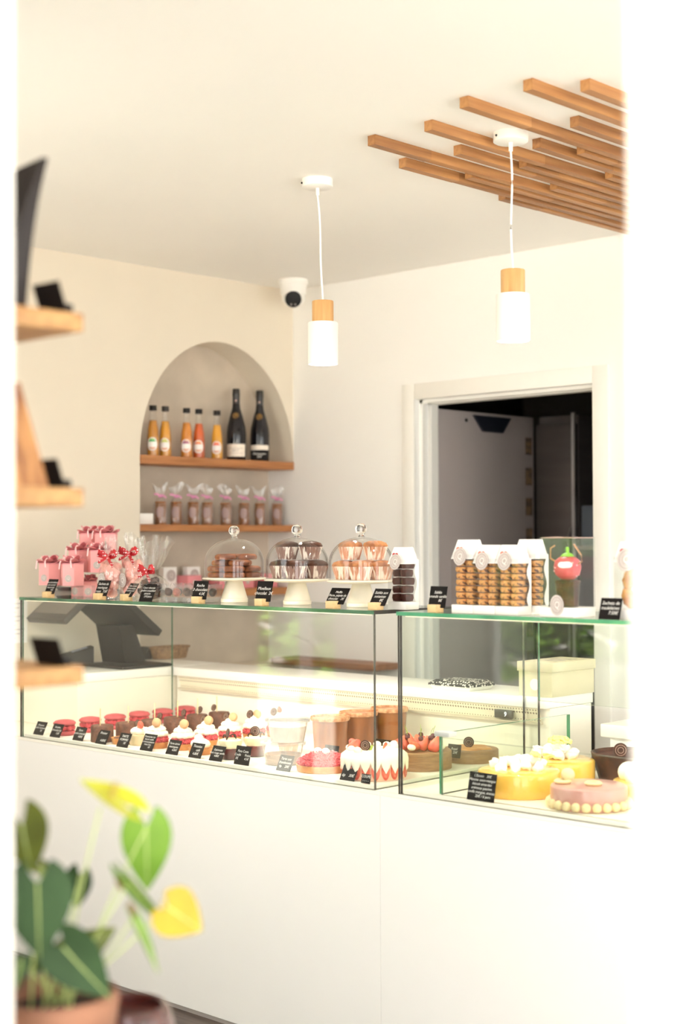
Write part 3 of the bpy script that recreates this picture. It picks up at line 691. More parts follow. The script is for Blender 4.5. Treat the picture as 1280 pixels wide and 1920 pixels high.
# ---- cellophane bags tied with red dotted ribbon
def tied_bag(name, label, cat, loc, rz, r, hb, neck, htop, wtop, ribbon, lean=0.0, group=None, depth=0.8, fan=True):
    t = thing(name, label, cat, loc, rz, group)
    prof = []
    for i in range(15):
        u = i/14
        rr = r*(0.86+0.16*math.sin(PI*u))*(1 if u < 0.62 else 1-(1-neck/r)*((u-0.62)/0.38)**1.6)
        prof.append((max(rr, neck), hb*u))
    prof = [(0, 0)]+prof
    for i in range(1, 7):
        u = i/6; prof.append((neck+(wtop-neck)*u**0.7, hb+htop*u))
    ph = rnd.uniform(0, 6)
    def fold(a, k):
        u = max(0, (k-11)/10)
        return 1+(0.03+0.22*u)*math.sin(9*a+ph)*(1 if k > 2 else 0.3)+0.05*math.sin(5*a+2*ph)
    b = MB(); bv, bf = b.lathe(prof, 54, 0, Sc(1, depth, 1), fold=fold)
    for v in b.bm.verts:
        if v.co.z > hb:
            u = (v.co.z-hb)/htop; v.co.x += lean*u; v.co.y *= (1-0.55*u)
            v.co.z += 0.012*math.sin(v.co.x*70+ph)*u
    b.build('cellophane', CELLO, t, ang=80)
    b = MB()
    b.lathe([(neck*1.12, hb-0.007), (neck*1.3, hb), (neck*1.12, hb+0.007)], 24, 0, Sc(1, depth, 1))
    for sgn in (-1, 1):                                  # bow: one loop and one tail each side
        y0 = -neck-0.004
        if ribbon is RIBR:
            L = 0.048
            b.strip([(0, y0, hb), (sgn*L*0.4, y0-0.006, hb+0.016), (sgn*L*0.8, y0-0.008, hb+0.020), (sgn*L, y0-0.004, hb+0.008), (sgn*L*0.6, y0+0.004, hb+0.002), (0, y0, hb)], (0, 0.004, 0.013))
            b.strip([(0, y0-0.002, hb), (sgn*0.018, y0-0.010, hb-0.012), (sgn*0.036, y0-0.012, hb-0.024-0.006*sgn)], (0.006, 0, 0.012))
        else:
            b.strip([(0, y0, hb), (sgn*0.012, y0-0.004, hb+0.007*(1 if sgn < 0 else 0.3)), (sgn*0.026, y0-0.002, hb+(0.008 if sgn < 0 else -0.008))], (0, 0.002, 0.008))
    b.build('ribbon', ribbon, t)
    return t
def meringues(n, centre, r, hb, label, group):
    for i in range(n):
        a = i*2.4; zz = 0.018+(hb-0.045)*i/n; rr = r*0.52*(1 if i % 3 else 0.2)
        b = MB(); b.lathe([(0, -0.008), (0.016, -0.008), (0.019, 0), (0.017, 0.008), (0.010, 0.016), (0.004, 0.022), (0, 0.024)], 30, fold=lambda a2, k: 1+0.10*math.cos(8*a2+k*0.5), M=R(rnd.uniform(-0.9, 0.9), 'X') @ R(rnd.uniform(-0.6, 0.6), 'Y'))
        tag(b.build('meringue', MERING, None, (centre.x+rr*math.cos(a), centre.y+0.6*rr*math.sin(a), centre.z+zz), ang=60), label, 'meringue', group)
for px, y, hb, lb, lm, gm in ((208, 3.085, 0.140, 'clear bag of pink meringues tied with red dotted ribbon, beside the pink boxes', 'pink meringue inside the bag beside the pink boxes', 'meringues in the first bag'),
                              (247, 3.130, 0.150, 'clear bag of pink meringues tied with red dotted ribbon, beside the dark chocolate bag', 'pink meringue inside the bag beside the dark chocolate bag', 'meringues in the second bag')):
    c = Vector((gx(px, y), y, ZT+0.0003))
    t = tied_bag('meringue_bag', lb, 'bag of meringues', c, 0.1, 0.0435, hb, 0.010, 0.062, 0.036, RIBR, 0.004, 'meringue bags')
    sticker(t, T(-0.004, -0.0395, 0.062) @ R(PI/2, 'X') @ Sc(0.8, 1.1, 1), 0.022)
    meringues(18, c, 0.048, hb, lm, gm)
c = Vector((gx(283, 3.08), 3.08, ZT+0.0003))
t = tied_bag('chocolate_bag', 'large clear bag of dark chocolates with a big flared top and red dotted ribbon', 'bag of chocolates', c, -0.1, 0.062, 0.092, 0.012, 0.110, 0.080, RIBR, 0.026)
for i in range(20):
    a = i*2.4; zz = 0.015+0.052*i/20; rr = 0.042*(1 if i % 4 else 0.3)*(1-0.45*i/20)
    b = MB(); b.ball((0, 0, 0), 0.0150, 2, 0.5, 20, sq=(1.2, 1, 0.8))
    tag(b.build('chocolate', CHOC, None, (c.x+rr*math.cos(a), c.y+0.7*rr*math.sin(a), c.z+zz)), 'dark chocolate lump inside the large ribboned bag', 'chocolate', 'chocolates in the ribboned bag')

# ---- open acrylic tray of wrapped chocolates
tx0, tx1 = gx(312, 3.06), gx(388, 3.06)
t = thing('acrylic_tray', 'open acrylic tray of wrapped chocolates beside the first cake dome', 'tray', (tx0, 3.035, ZT+0.0003))
w = tx1-tx0
b = MB(); b.box(0, w, 0, 0.09, 0, 0.003); b.build('base', ACRYL, t)
for nm, bb in (('front_wall', (0, w, 0, 0.003, 0.0031, 0.055)), ('back_wall', (0, w, 0.087, 0.09, 0.0031, 0.055)), ('end_wall', (0, 0.003, 0.0031, 0.0869, 0.0031, 0.055)), ('end_wall', (w-0.003, w, 0.0031, 0.0869, 0.0031, 0.055)), ('divider', (w*0.45, w*0.45+0.002, 0.0031, 0.0869, 0.0031, 0.05))):
    b = MB(); b.box(*bb); b.build(nm, ACRYL, t)
for i in range(10):
    px_ = tx0+0.016+(w-0.032)*((i % 5)/4.0); py_ = 3.055+0.042*(i//5)
    if abs(px_-tx0-w*0.45) < 0.012: px_ += 0.012
    tt = thing('wrapped_chocolate', 'dark chocolate ball in crinkled clear film in the acrylic tray' if i != 1 else 'coppery pink foil chocolate among dark ones in the acrylic tray', 'chocolate', (px_, py_, ZT+0.0035), rnd.uniform(0, 3), 'wrapped chocolates in the tray')
    b = MB(); b.ball((0, 0, 0.027), 0.0135, 2, 0.25, 40); b.build('chocolate_ball', CHOC if i != 1 else mat('copper_foil', '#c9786a', 0.35, col2='#8f4a40', scale=60, bump=0.6, metal=0.4), tt)
    b = MB(); b.lathe([(0.0125, 0.036), (0.006, 0.043), (0.005, 0.046), (0.012, 0.056)], 20, fold=lambda a, k: 1+0.12*math.sin(7*a+k), ); b.build('film', CELLOS, tt, ang=80)

# ---- cake stands with glass domes
def cake_stand(label, dlabel, px, y):
    x = at(px, 1090, 'Y', y).x
    t = thing('cake_stand', label, 'cake stand', (x, y, ZT+0.0003), 0, 'cream stoneware cake stands')
    b = MB(); b.lathe([(0, 0), (0.042, 0), (0.043, 0.002), (0.043, 0.011), (0.041, 0.013), (0.0405, 0.016), (0.026, 0.066), (0, 0.066)], 48); b.build('pedestal', CERAM, t, ang=40)
    b = MB(); b.lathe([(0, 0.0661), (0.060, 0.0665), (0.098, 0.071), (0.101, 0.0735), (0.100, 0.0765), (0.096, 0.078), (0, 0.077)], 64); b.build('plate', CERAM, t, ang=40)
    d = thing('glass_dome', dlabel, 'glass dome', (x, y, ZT+0.0785), 0, 'glass cake domes')
    r = 0.0945; out = [(r, 0), (r, 0.045)]; n = 16
    for i in range(1, n+1):
        a = PI/2*i/n; out.append((max(0.0125, r*math.cos(a)**0.92), 0.045+0.078*math.sin(a)))
    out = [q for q in out]
    inn = [(max(q[0]-0.003, 0.0), q[1]-(0.003 if q[1] > 0.05 else 0)) for q in out[::-1]]
    inn[0] = (0, inn[0][1])
    out2 = out[:-1]+[(0.0125, 0.1235), (0.0, 0.1235)]
    b = MB(); b.lathe(out2, 64); b.lathe(inn, 64); b.lathe([(r-0.003, 0), (r, 0)], 64); b.build('glass_bell', DOMEG, d, ang=40)
    b = MB(); b.lathe([(0, 0.1236), (0.0115, 0.1236), (0.0085, 0.128), (0.009, 0.131), (0.0145, 0.137), (0.0170, 0.146), (0.0145, 0.156), (0.008, 0.1615), (0, 0.1625)], 32); b.build('knob', mat('solid_glass', '#ffffff', 0.02), d, ang=60)
    return Vector((x, y, ZT+0.0785))
kg = MATS['solid_glass'] if 'solid_glass' in MATS else mat('solid_glass', '#ffffff', 0.02)
kg.node_tree.nodes['Principled BSDF'].inputs['Transmission Weight'].default_value = 1.0
YST = 3.145
s1 = cake_stand('cream cake stand under the dome of brown cookies', 'glass dome over the stacked brown cookies', 439, YST)
s2 = cake_stand('cream cake stand under the dome of dark chocolate muffins', 'glass dome over the dark chocolate muffins', 557, YST)
s3 = cake_stand('cream cake stand under the dome of pale muffins, nearest the bags', 'glass dome over the pale pear muffins', 677, YST)
def cookie_mb(r=0.034, h=0.014, seed=0):
    b = MB(); b.lathe([(0, 0), (r*0.92, 0), (r, h*0.35), (r*0.97, h*0.75), (r*0.8, h), (0, h*1.08)], 30, fold=lambda a, k: 1+0.03*math.sin(5*a+seed)+0.02*math.sin(11*a+2*seed))
    return b
k = 0
for lv in range(4):
    for j in range(5 if lv < 2 else 3):
        a = j*2*PI/5+0.5 if lv < 2 else j*2*PI/3+0.9*lv
        rr = 0.052 if lv < 2 else 0.038
        b = cookie_mb(0.034, 0.0168, k); k += 1
        tag(b.build('brownie_cookie', CHOCB, None, (s1.x+rr*math.cos(a), s1.y+rr*math.sin(a), s1.z+0.0003+0.0185*lv), ang=50), 'round brown cookie stacked under the glass dome beside the chocolate tray', 'cookie', 'cookies under the first dome')
def muffin(kind, loc, rz, label, group):
    t = thing('muffin', label, 'muffin', loc, rz, group)
    cup = mat('dark_muffin_paper', '#8d6a5e', 0.6, col2='#f2e6da', scale=14, stretch=(6, 6, 0.4), lo=0.50, hi=0.58) if kind == 'dark' else mat('pale_muffin_paper', '#c98b6a', 0.6, col2='#f6e7d6', scale=14, stretch=(6, 6, 0.4), lo=0.44, hi=0.56)
    top = CHOC if kind == 'dark' else mat('baked_muffin_top', '#c98550', 0.6, col2='#8f5029', scale=50, bump=0.6, bscale=80)
    b = MB(); b.lathe([(0, 0), (0.0255, 0), (0.036, 0.038), (0.0355, 0.038), (0.025, 0.001)], 72, fold=lambda a, k: 1+0.022*(1 if math.sin(24*a) > 0 else -1)*(1 if k else 0)); b.build('paper_cup', cup, t, ang=20)
    b = MB(); b.lathe([(0, 0.002), (0.0245, 0.002), (0.0345, 0.0375), (0.036, 0.041), (0.032, 0.049), (0.018, 0.0545), (0, 0.056)], 36, fold=lambda a, k: 1+0.03*math.sin(3*a+rz*5+k)); b.build('crumb', top, t, ang=60)
for kind, s, lb, gp in (('dark', s2, 'dark chocolate muffin in a fluted paper cup under the middle glass dome', 'muffins under the middle dome'), ('pale', s3, 'golden pear muffin in a fluted paper cup under the glass dome nearest the bags', 'muffins under the last dome')):
    for j, (dx, dy) in enumerate(((-0.046, -0.022), (0.036, -0.042), (0.052, 0.030), (-0.022, 0.052))):
        muffin(kind, (s.x+dx, s.y+dy, s.z+0.0003), j*1.1, lb, gp)
    for dx, dy, rz_ in ((-0.026, -0.004, 0.4), (0.024, 0.016, 1.7)): muffin(kind, (s.x+dx*1.42, s.y+dy*1.42, s.z+0.0570), rz_, lb, gp)

# ---- white-topped window bags
def window_bag(name, label, cat, loc, rz, w, d, h, heart, group, band=0.022):
    t = thing(name, label, cat, loc, rz, group)
    b = MB(); b.box(0, w, 0, d, 0, band, bev=0.001); b.build('base_band', WPAPER, t)
    b = MB()
    for (x0, x1, y0, y1) in ((0, w, 0, 0.0006), (w-0.0006, w, 0.0006, d), (0, 0.0006, 0.0006, d), (0, w, d-0.0006, d)): b.box(x0, x1, y0, y1, band+0.0002, h*0.80)
    b.build('clear_window', CELLOS, t)
    b = MB(); n = 12                                    # wavy white side gusset edges
    for xe in (w-0.0008,):
        for (s0, s1, ph) in ((d, -1, 0.0),):
            pts = []
            for i in range(n+1):
                u = i/n; pts.append((band+u*(h*0.80-band), 0.014+0.006*math.sin(u*11+ph)))
            vs = []; fs = []
            for zq, wd in pts: vs += [(w+0.0004, d, zq), (w+0.0004, d-wd, zq)]
            for i in range(n): fs.append((2*i, 2*i+1, 2*i+3, 2*i+2))
            b.faces(vs, fs)
    b.build('gusset', WPAPER, t)
    b = MB(); zf = h*0.80                                # gabled, folded-over paper top
    vs = [(0, -0.001, zf-0.012), (w, -0.001, zf-0.012), (w, d+0.001, zf-0.012), (0, d+0.001, zf-0.012), (0.002, d*0.45, h), (w-0.002, d*0.45, h), (0.002, d*0.62, h), (w-0.002, d*0.62, h)]
    b.faces(vs, [(0, 1, 5, 4), (2, 3, 6, 7), (4, 5, 7, 6), (1, 2, 7, 5), (3, 0, 4, 6), (0, 3, 2, 1)]); tp_ = b.build('paper_top', WPAPER, t)
    sl = math.atan2(d*0.45, h-zf+0.012)
    M = T(w*0.44, -0.0025, zf-0.006) @ R(PI/2-0.12, 'X') @ Sc(1, 1.1, 1); sticker(t, M, w*0.30)
    b = MB(); b.prism(heart_poly(w*0.15), 0, 0.0008, 0, T(w*0.26, d*0.20, zf+0.012) @ R(0.35, 'Y') @ R(PI/2-sl+0.1, 'X') @ R(0.35, 'Z')); b.build('heart', heart, t)
    return t
def cookie_fill(loc, w, d, h, mt, label, group, rows=7, cols=2, band=0.022, r=None):
    r = r or w*0.235
    for lv in range(rows):
        for j in range(cols):
            x = loc[0]+w*(0.27+0.46*j)+rnd.uniform(-1, 1)*0.001; y = loc[1]+d*0.5+rnd.uniform(-1, 1)*0.003
            th = (h*0.78-band)/rows
            b = MB(); b.lathe([(0, 0), (r*0.85, 0.0005), (r, th*0.4), (r*0.93, th*0.85), (0, th*0.97)], 20, 0, Sc(1, d*0.80/(2*r), 1) , fold=lambda a, k: 1+0.05*math.sin(4*a+lv*2+j))
            tag(b.build('cookie', mt, None, (x, y, loc[2]+band+0.0006+th*lv), ang=60), label, 'cookie', group)
yb = 3.035
x0 = at(727, 1130, 'Y', 3.07).x
L0 = (x0, 3.07, ZT+0.0003)
window_bag('cookie_bag', 'white-topped bag of dark cocoa cookies with a red heart, beside the last dome', 'bag of cookies', L0, 0, 0.066, 0.055, 0.172, RED, 'window bags')
cookie_fill(L0, 0.066, 0.055, 0.172, COOKIED, 'dark cocoa cookie inside the bag with the red heart', 'cookies in the dark cookie bag', rows=5)
x0 = at(846, 1150, 'Y', 3.02).x
wd = 0.071
for i, lb in enumerate(('first', 'middle', 'third')):
    L = (x0+(wd+0.003)*i, 3.02-0.002*i, ZT+0.0003)
    window_bag('cookie_bag', 'white-topped bag of golden cookies with a coral heart, %s of the front three' % lb, 'bag of cookies', L, 0, wd, 0.058, 0.178 if i else 0.192, REDO, 'window bags')
    cookie_fill(L, wd, 0.058, 0.178, COOKIEC, 'golden chip cookie inside the %s of the three front bags' % lb, 'cookies in the %s front bag' % lb)
L = (x0+(wd+0.003)*2+0.004, 3.085, ZT+0.0003)
window_bag('cookie_bag', 'white-topped bag of golden cookies standing behind the front row of three', 'bag of cookies', L, 0, wd, 0.058, 0.192, REDO, 'window bags')
cookie_fill(L, wd, 0.058, 0.178, COOKIEC, 'golden chip cookie inside the bag behind the front three', 'cookies in the rear bag')

# ---- strawberry figure in its clear box
q = at(1012, 1160, 'Y', 3.0)
bx, bw, bd, bh = q.x, 0.100, 0.095, 0.196
t = thing('clear_gift_box', 'clear box with a white base holding the strawberry-shaped sweet', 'gift box', (bx, 3.0, ZT+0.0003))
b = MB(); b.box(0, bw, 0, bd, 0, 0.024, bev=0.001); b.build('base_band', WPAPER, t)
b = MB()
for (a0, a1, c0, c1) in ((0, bw, 0, 0.0006), (bw-0.0006, bw, 0.0006, bd), (0, 0.0006, 0.0006, bd), (0, bw, bd-0.0006, bd)): b.box(a0, a1, c0, c1, 0.0242, bh)
b.box(0, bw, 0, bd, bh+0.0001, bh+0.0007); b.build('clear_window', CELLOS, t)
sticker(t, T(bw*0.52, -0.0014, 0.030) @ R(PI/2, 'X') @ Sc(0.85, 1.05, 1), 0.024)
b = MB(); b.tube([(0.004, 0.003, bh-0.001), (bw*0.5, 0.003, bh+0.001), (bw-0.004, 0.003, bh-0.001), (bw-0.004, bd-0.003, bh-0.001), (0.004, bd-0.003, bh-0.001), (0.004, 0.003, bh-0.001)], 0.0013, 6); b.build('rim', mat('rosy_rim', '#c9a79c', 0.4), t)
t = thing('strawberry_sweet', 'red strawberry-shaped sweet with green cap sitting on a dark chocolate pot', 'sweet', (bx+bw*0.5, 3.0+bd*0.5, ZT+0.0248))
b = MB(); b.lathe([(0, 0), (0.026, 0), (0.031, 0.06), (0.033, 0.062), (0.030, 0.066), (0, 0.066)], 32); b.build('chocolate_pot', CHOC, t, ang=50)
b = MB(); b.lathe([(0, 0.0662), (0.016, 0.067), (0.030, 0.080), (0.0345, 0.098), (0.031, 0.114), (0.020, 0.123), (0, 0.126)], 36); sb = b.build('strawberry_body', mat('red_sugar_glaze', '#c63a46', 0.4, col2='#d45a62', scale=30), t, ang=80)
b = MB()
for i in range(14):
    a = i*2.4; z = 0.076+0.042*((i*5) % 14)/14; rr = 0.0342*math.sqrt(max(0.1, 1-((z-0.098)/0.036)**2))
    b.ball((rr*math.cos(a), rr*math.sin(a), z), 0.0022, 1)
b.build('sugar_dot', mat('pale_pink_sugar', '#f6cfcf', 0.5), sb, kind='stuff')
b = MB(); b.prism([(0.012*math.cos(i*PI/6)+(0.006 if math.cos(i*PI/6) > 0 else -0.006), 0.008*math.sin(i*PI/6)) for i in range(12)], 0, 0.002, 0, T(-0.002, 0, 0) @ R(0.5, 'Z') @ T(0.0, -0.0365, 0.104) @ R(PI/2-0.15, 'X')); b.build('white_patch', WPAPER, sb)
b = MB()
for i in range(7):
    a = i*2*PI/7; b.faces([(0, 0, 0.131), (0.014*math.cos(a-0.4), 0.014*math.sin(a-0.4), 0.127), (0.023*math.cos(a), 0.023*math.sin(a), 0.1235), (0.014*math.cos(a+0.4), 0.014*math.sin(a+0.4), 0.127)], [(0, 1, 2, 3)])
b.lathe([(0, 0.126), (0.018, 0.1245), (0.012, 0.131), (0.004, 0.134), (0.0045, 0.146), (0.002, 0.148), (0, 0.148)], 16)
b.build('leaf_cap', mat('lime_green_sugar', '#8ccb3c', 0.45), t)
b = MB(); b.tube([(-0.030, 0.0, 0.108), (-0.044, -0.01, 0.120), (-0.040, -0.015, 0.145), (-0.030, -0.01, 0.152)], 0.0022, 8)
b.tube([(0.030, 0.0, 0.105), (0.043, 0.0, 0.112), (0.041, 0.0, 0.128), (0.022, -0.005, 0.155)], 0.0022, 8); b.build('cord', mat('tan_cord', '#c79466', 0.6), t)
# ---- madeleine bag at the window side
q = at(1132, 1160, 'Y', 3.02)
L = (q.x+0.012, 3.045, ZT+0.0003)
window_bag('madeleine_bag', 'white-topped bag of golden madeleines with a red heart, next to the strawberry box', 'bag of madeleines', L, 0, 0.085, 0.060, 0.185, RED, 'window bags')
for i, (dx, dz, ry) in enumerate(((0.026, 0.095, 0.3), (0.056, 0.100, -0.3), (0.024, 0.048, -0.4), (0.054, 0.052, 0.5))):
    b = MB(); b.ball((0, 0, 0), 0.020, 3, 0.15, 25, sq=(0.85, 0.8, 1.35)); 
    for v in b.bm.verts:
        a = math.atan2(v.co.x, v.co.z+0.02); v.co.y *= 1+0.10*math.cos(14*a)
    o = b.build('madeleine', mat('golden_madeleine', '#e0a04c', 0.5, col2='#b56d28', scale=25, bump=0.2, bscale=90), None, (L[0]+dx, L[1]+0.03, L[2]+dz), ang=60); o.rotation_euler = (0, ry, 0)
    tag(o, 'golden shell-shaped madeleine inside the bag next to the strawberry box', 'madeleine', 'madeleines in the bag')

# ---------------------------------------------------------------- pastries in the left case
MS = {}
def proto(key, fn, mats, ang=60):
    if key not in MS:
        b = MB(); fn(b)
        me_o = b.build(key, mats, None, ang=ang); MS[key] = me_o.data; bpy.data.objects.remove(me_o)
    return MS[key]
def part(name, me, parent, loc=(0, 0, 0), rot=(0, 0, 0), sc=1.0):
    o = bpy.data.objects.new(name, me); COL.objects.link(o); o.parent = parent
    o.location = loc; o.rotation_euler = rot; o.scale = sc if isinstance(sc, tuple) else (sc,)*3
    return o
def _rasp(b):
    b.ball((0, 0, 0), 0.0095, 1, sq=(1, 1, 1.15))
    for i in range(22):
        z = 1-2*(i+0.5)/22; a = i*2.4; s = math.sqrt(1-z*z)
        b.ball((0.0088*s*math.cos(a), 0.0088*s*math.sin(a), 0.0101*z), 0.0034, 1)
raspberry = proto('raspberry', _rasp, RASP)
def _rosette(b):
    b.lathe([(0, 0), (0.026, 0), (0.033, 0.006), (0.031, 0.013), (0.024, 0.018), (0.026, 0.022), (0.022, 0.029), (0.013, 0.033), (0.012, 0.037), (0.005, 0.043), (0, 0.044)], 48, fold=lambda a, k: 1+0.09*math.cos(9*a+k*0.55))
rosette = proto('cream_rosette', _rosette, CREAMW)
def _blob(b):
    b.ball((0, 0, 0.010), 0.016, 2, 0.1, 10, sq=(1, 1, 0.8))
cblob = proto('cream_dollop', _blob, CREAMW)
disc = proto('chocolate_disc', lambda b: (b.lathe([(0, -0.0012), (0.0125, -0.0012), (0.0125, 0.0012), (0, 0.0012)], 28), b.lathe([(0.0085, 0.0013), (0.0095, 0.0013), (0.0095, 0.0016), (0.0085, 0.0016)], 28, 1), b.lathe([(0.0045, 0.0013), (0.0055, 0.0013), (0.0055, 0.0016), (0.0045, 0.0016)], 28, 1)), [CHOC, mat('milk_brown_ring', '#a98a78', 0.5)])
minimac = proto('tiny_macaron', lambda b: b.lathe([(0, 0), (0.012, 0), (0.0135, 0.003), (0.012, 0.0055), (0.0125, 0.007), (0.012, 0.0085), (0.0135, 0.011), (0.010, 0.0145), (0, 0.015)], 24), mat('peach_macaron', '#dba679', 0.6, var=0.08))
def _straw(b):
    b.lathe([(0, -0.016), (0.004, -0.013), (0.009, -0.004), (0.0105, 0.004), (0.008, 0.009), (0, 0.0105)], 20, 0, Sc(1, 0.55, 1))
strawb = proto('strawberry_piece', _straw, STRAW)
tshell = proto('tart_shell', lambda b: b.lathe([(0, 0), (0.034, 0), (0.040, 0.020), (0.038, 0.020), (0.035, 0.015), (0, 0.015)], 48, fold=lambda a, k: 1+0.012*math.cos(24*a)), SHELL)
stick = proto('wooden_stick', lambda b: b.box(-0.0022, 0.0022, -0.0012, 0.0012, 0, 0.078, bev=0.0005), WOODST)
def colx(X, y): return (X, y, ZD+0.0003)
ORD = ['front', 'second', 'third', 'fourth', 'fifth', 'sixth']
for i in range(6):
    t = thing('raspberry_macaron', 'large red macaron filled with raspberries, %s from the glass in its row' % ORD[i], 'macaron', colx(-4.262-0.004*i, 3.075+0.113*i), i*0.7, 'row of red macarons')
    part('lower_shell', proto('mac_shell', lambda b: b.lathe([(0, 0), (0.033, 0), (0.0375, 0.004), (0.0385, 0.009), (0.036, 0.0145), (0, 0.0145)], 36, fold=lambda a, k: 1+0.01*math.cos(13*a+k)), MACR), t)
    for j in range(8):
        a = j*PI/4; part('raspberry', raspberry, t, (0.0275*math.cos(a), 0.0275*math.sin(a), 0.025), (0.3*j, 0.2, a))
    part('upper_shell', proto('mac_top', lambda b: b.lathe([(0, 0), (0.036, 0), (0.0395, 0.004), (0.0385, 0.008), (0.032, 0.0135), (0.018, 0.0165), (0, 0.0175)], 36, fold=lambda a, k: 1+0.01*math.cos(11*a+k)), MACR), t, (0, 0, 0.0355))
for i in range(6):
    t = thing('chocolate_cake', 'round brown chocolate cake with a wooden stick, %s from the glass in its row' % ORD[i], 'cake', colx(-4.025+0.002*i, 3.058+0.103*i), i*0.9, 'row of chocolate cakes on sticks')
    part('cake_body', proto('cake_body', lambda b: b.lathe([(0, 0), (0.037, 0), (0.038, 0.006), (0.038, 0.050), (0.035, 0.055), (0, 0.055)], 36, fold=lambda a, k: 1+0.02*math.cos(7*a+k)*(k > 0)), CHOCM), t)
    part('wooden_stick', stick, t, (0.004, -0.012, 0.034), (0.03, 0.05, -i*0.9))
    if i > 1: part('chocolate_disc', disc, t, (0.004, -0.034, 0.068), (PI/2-0.3, 0, -i*0.9))
for i in range(2):
    t = thing('nut_tart', 'low plain brown tartlet %s' % ('behind the Fraisier tag' if i == 0 else 'behind the first plain tartlet'), 'tartlet', colx(-3.935, 3.075+0.11*i), 0, 'plain tartlets')
    part('tart_shell', tshell, t)
    b = MB(); b.lathe([(0, 0.0152), (0.034, 0.0152), (0.030, 0.020), (0, 0.022)], 32); b.build('filling', CHOCM, t)
# tartlets crowned with cream
t = thing('cream_tart', 'white cream-covered cake with a strawberry slice, left of the raspberry tartlets', 'cake', colx(-3.868, 3.095), 0.2)
b = MB(); b.lathe([(0, 0), (0.034, 0), (0.036, 0.004), (0.036, 0.034), (0, 0.034)], 36); b.build('cake_body', CREAMY, t)
for j in range(7):
    a = j*2*PI/6; rr = 0.019 if j < 6 else 0
    part('cream_dollop', cblob, t, (rr*math.cos(a), rr*math.sin(a), 0.034+(0.008 if j == 6 else 0)))
part('strawberry_piece', strawb, t, (0.012, -0.016, 0.066), (0.3, 1.0, 0.0), 1.3)
part('chocolate_disc', disc, t, (-0.016, 0.006, 0.068), (PI/2-0.2, 0, 0))
ry = [(-3.772, 3.085), (-3.678, 3.115), (-3.690, 3.225), (-3.695, 3.335), (-3.690, 3.440), (-3.685, 3.545)]
for i, (x, y) in enumerate(ry):
    t = thing('raspberry_tart', ['raspberry tartlet with whipped cream, nearest the white cream cake', 'raspberry tartlet with whipped cream, front one of its row', 'raspberry tartlet with whipped cream, second of its row', 'raspberry tartlet with whipped cream, third of its row', 'raspberry tartlet with whipped cream, fourth of its row', 'raspberry tartlet with whipped cream, last of its row near the grille'][i], 'tartlet', colx(x, y), 0.4*i, 'raspberry tartlets with cream')
    part('tart_shell', tshell, t, sc=(0.98, 0.98, 1.0))
    for j in range(10):
        a = j*2*PI/10; part('raspberry', raspberry, t, (0.029*math.cos(a), 0.029*math.sin(a), 0.027), (0.4*j, 0.2*j, a))
    for j in range(5):
        a = j*2*PI/5+0.3; part('raspberry', raspberry, t, (0.0195*math.cos(a), 0.0195*math.sin(a), 0.041), (0.4*j, 0.2*j, a))
    part('cream_rosette', rosette, t, (0, 0, 0.036), sc=(1.13, 1.13, 1.05))
    part('chocolate_disc', disc, t, (-0.010, 0.010, 0.084), (PI/2-0.3, 0.1, -0.4*i), 1.1)
    if i < 5: part('tiny_macaron', minimac, t, (0.013, -0.006, 0.080), (1.1, 0.5, -0.4*i), 1.1)
    else: part('strawberry_piece', strawb, t, (0.013, -0.002, 0.088), (0.2, 0.9, -0.4*i), 1.1)
# second front row
t = thing('cream_dome_tart', 'small tartlet with a pale cream dollop behind the Tiramisu tag', 'tartlet', colx(-3.556, 3.085), 0)
part('tart_shell', tshell, t)
part('cream_dollop', cblob, t, (0.0, 0, 0.016), sc=(2.0, 2.0, 1.5)); part('cream_dollop', cblob, t, (-0.008, 0, 0.040), sc=0.95)
for i, (x, y, lb) in enumerate(((-3.405, 3.075, 'small glass of cherry and cream with chocolate curls, in front'), (-3.392, 3.170, 'small glass of cherry and cream with a striped chocolate roll, behind'))):
    t = thing('dessert_glass', lb, 'dessert glass', colx(x, y), i, 'layered desserts in small glasses')
    b = MB(); b.lathe([(0, 0), (0.026, 0), (0.034, 0.052), (0.033, 0.052), (0.0252, 0.001), (0, 0.001)], 32); b.build('glass_cup', DOMEG, t)
    b = MB(); b.lathe([(0, 0.0015), (0.0248, 0.0015), (0.0305, 0.034), (0, 0.034)], 32); b.build('cherry_layer', mat('dark_cherry', '#7d2326', 0.3, col2='#471518', scale=30), t)
    b = MB(); b.lathe([(0, 0.0342), (0.0307, 0.0342), (0.036, 0.050), (0.035, 0.058), (0.02, 0.063), (0, 0.064)], 36, fold=lambda a, k: 1+0.05*math.cos(8*a+k)); b.build('cream_top', CREAMY, t)
    for j in range(4):
        a = j*1.7; part('chocolate_curl', proto('chocolate_curl', lambda b: b.tube([(0.008*math.cos(u), 0.003*u, 0.008*math.sin(u)) for u in [q*0.35 for q in range(11)]], 0.0022, 6), CHOC), t, (0.018*math.cos(a), 0.018*math.sin(a), 0.064), (0.4, 0.3*j, a))
    part('chocolate_roll', disc, t, (-0.004, -0.008, 0.078), (PI/2-0.2, 0.2, -0.5), 1.25)
t = thing('swirl_cup', 'cup with a tall white cream swirl, left of the clear tubs', 'dessert', colx(-3.37, 3.29), 0)
b = MB(); b.lathe([(0, 0), (0.028, 0), (0.034, 0.045), (0, 0.045)], 32); b.build('cup', SHELL, t)
part('cream_rosette', rosette, t, (0, 0, 0.0452), sc=1.05)
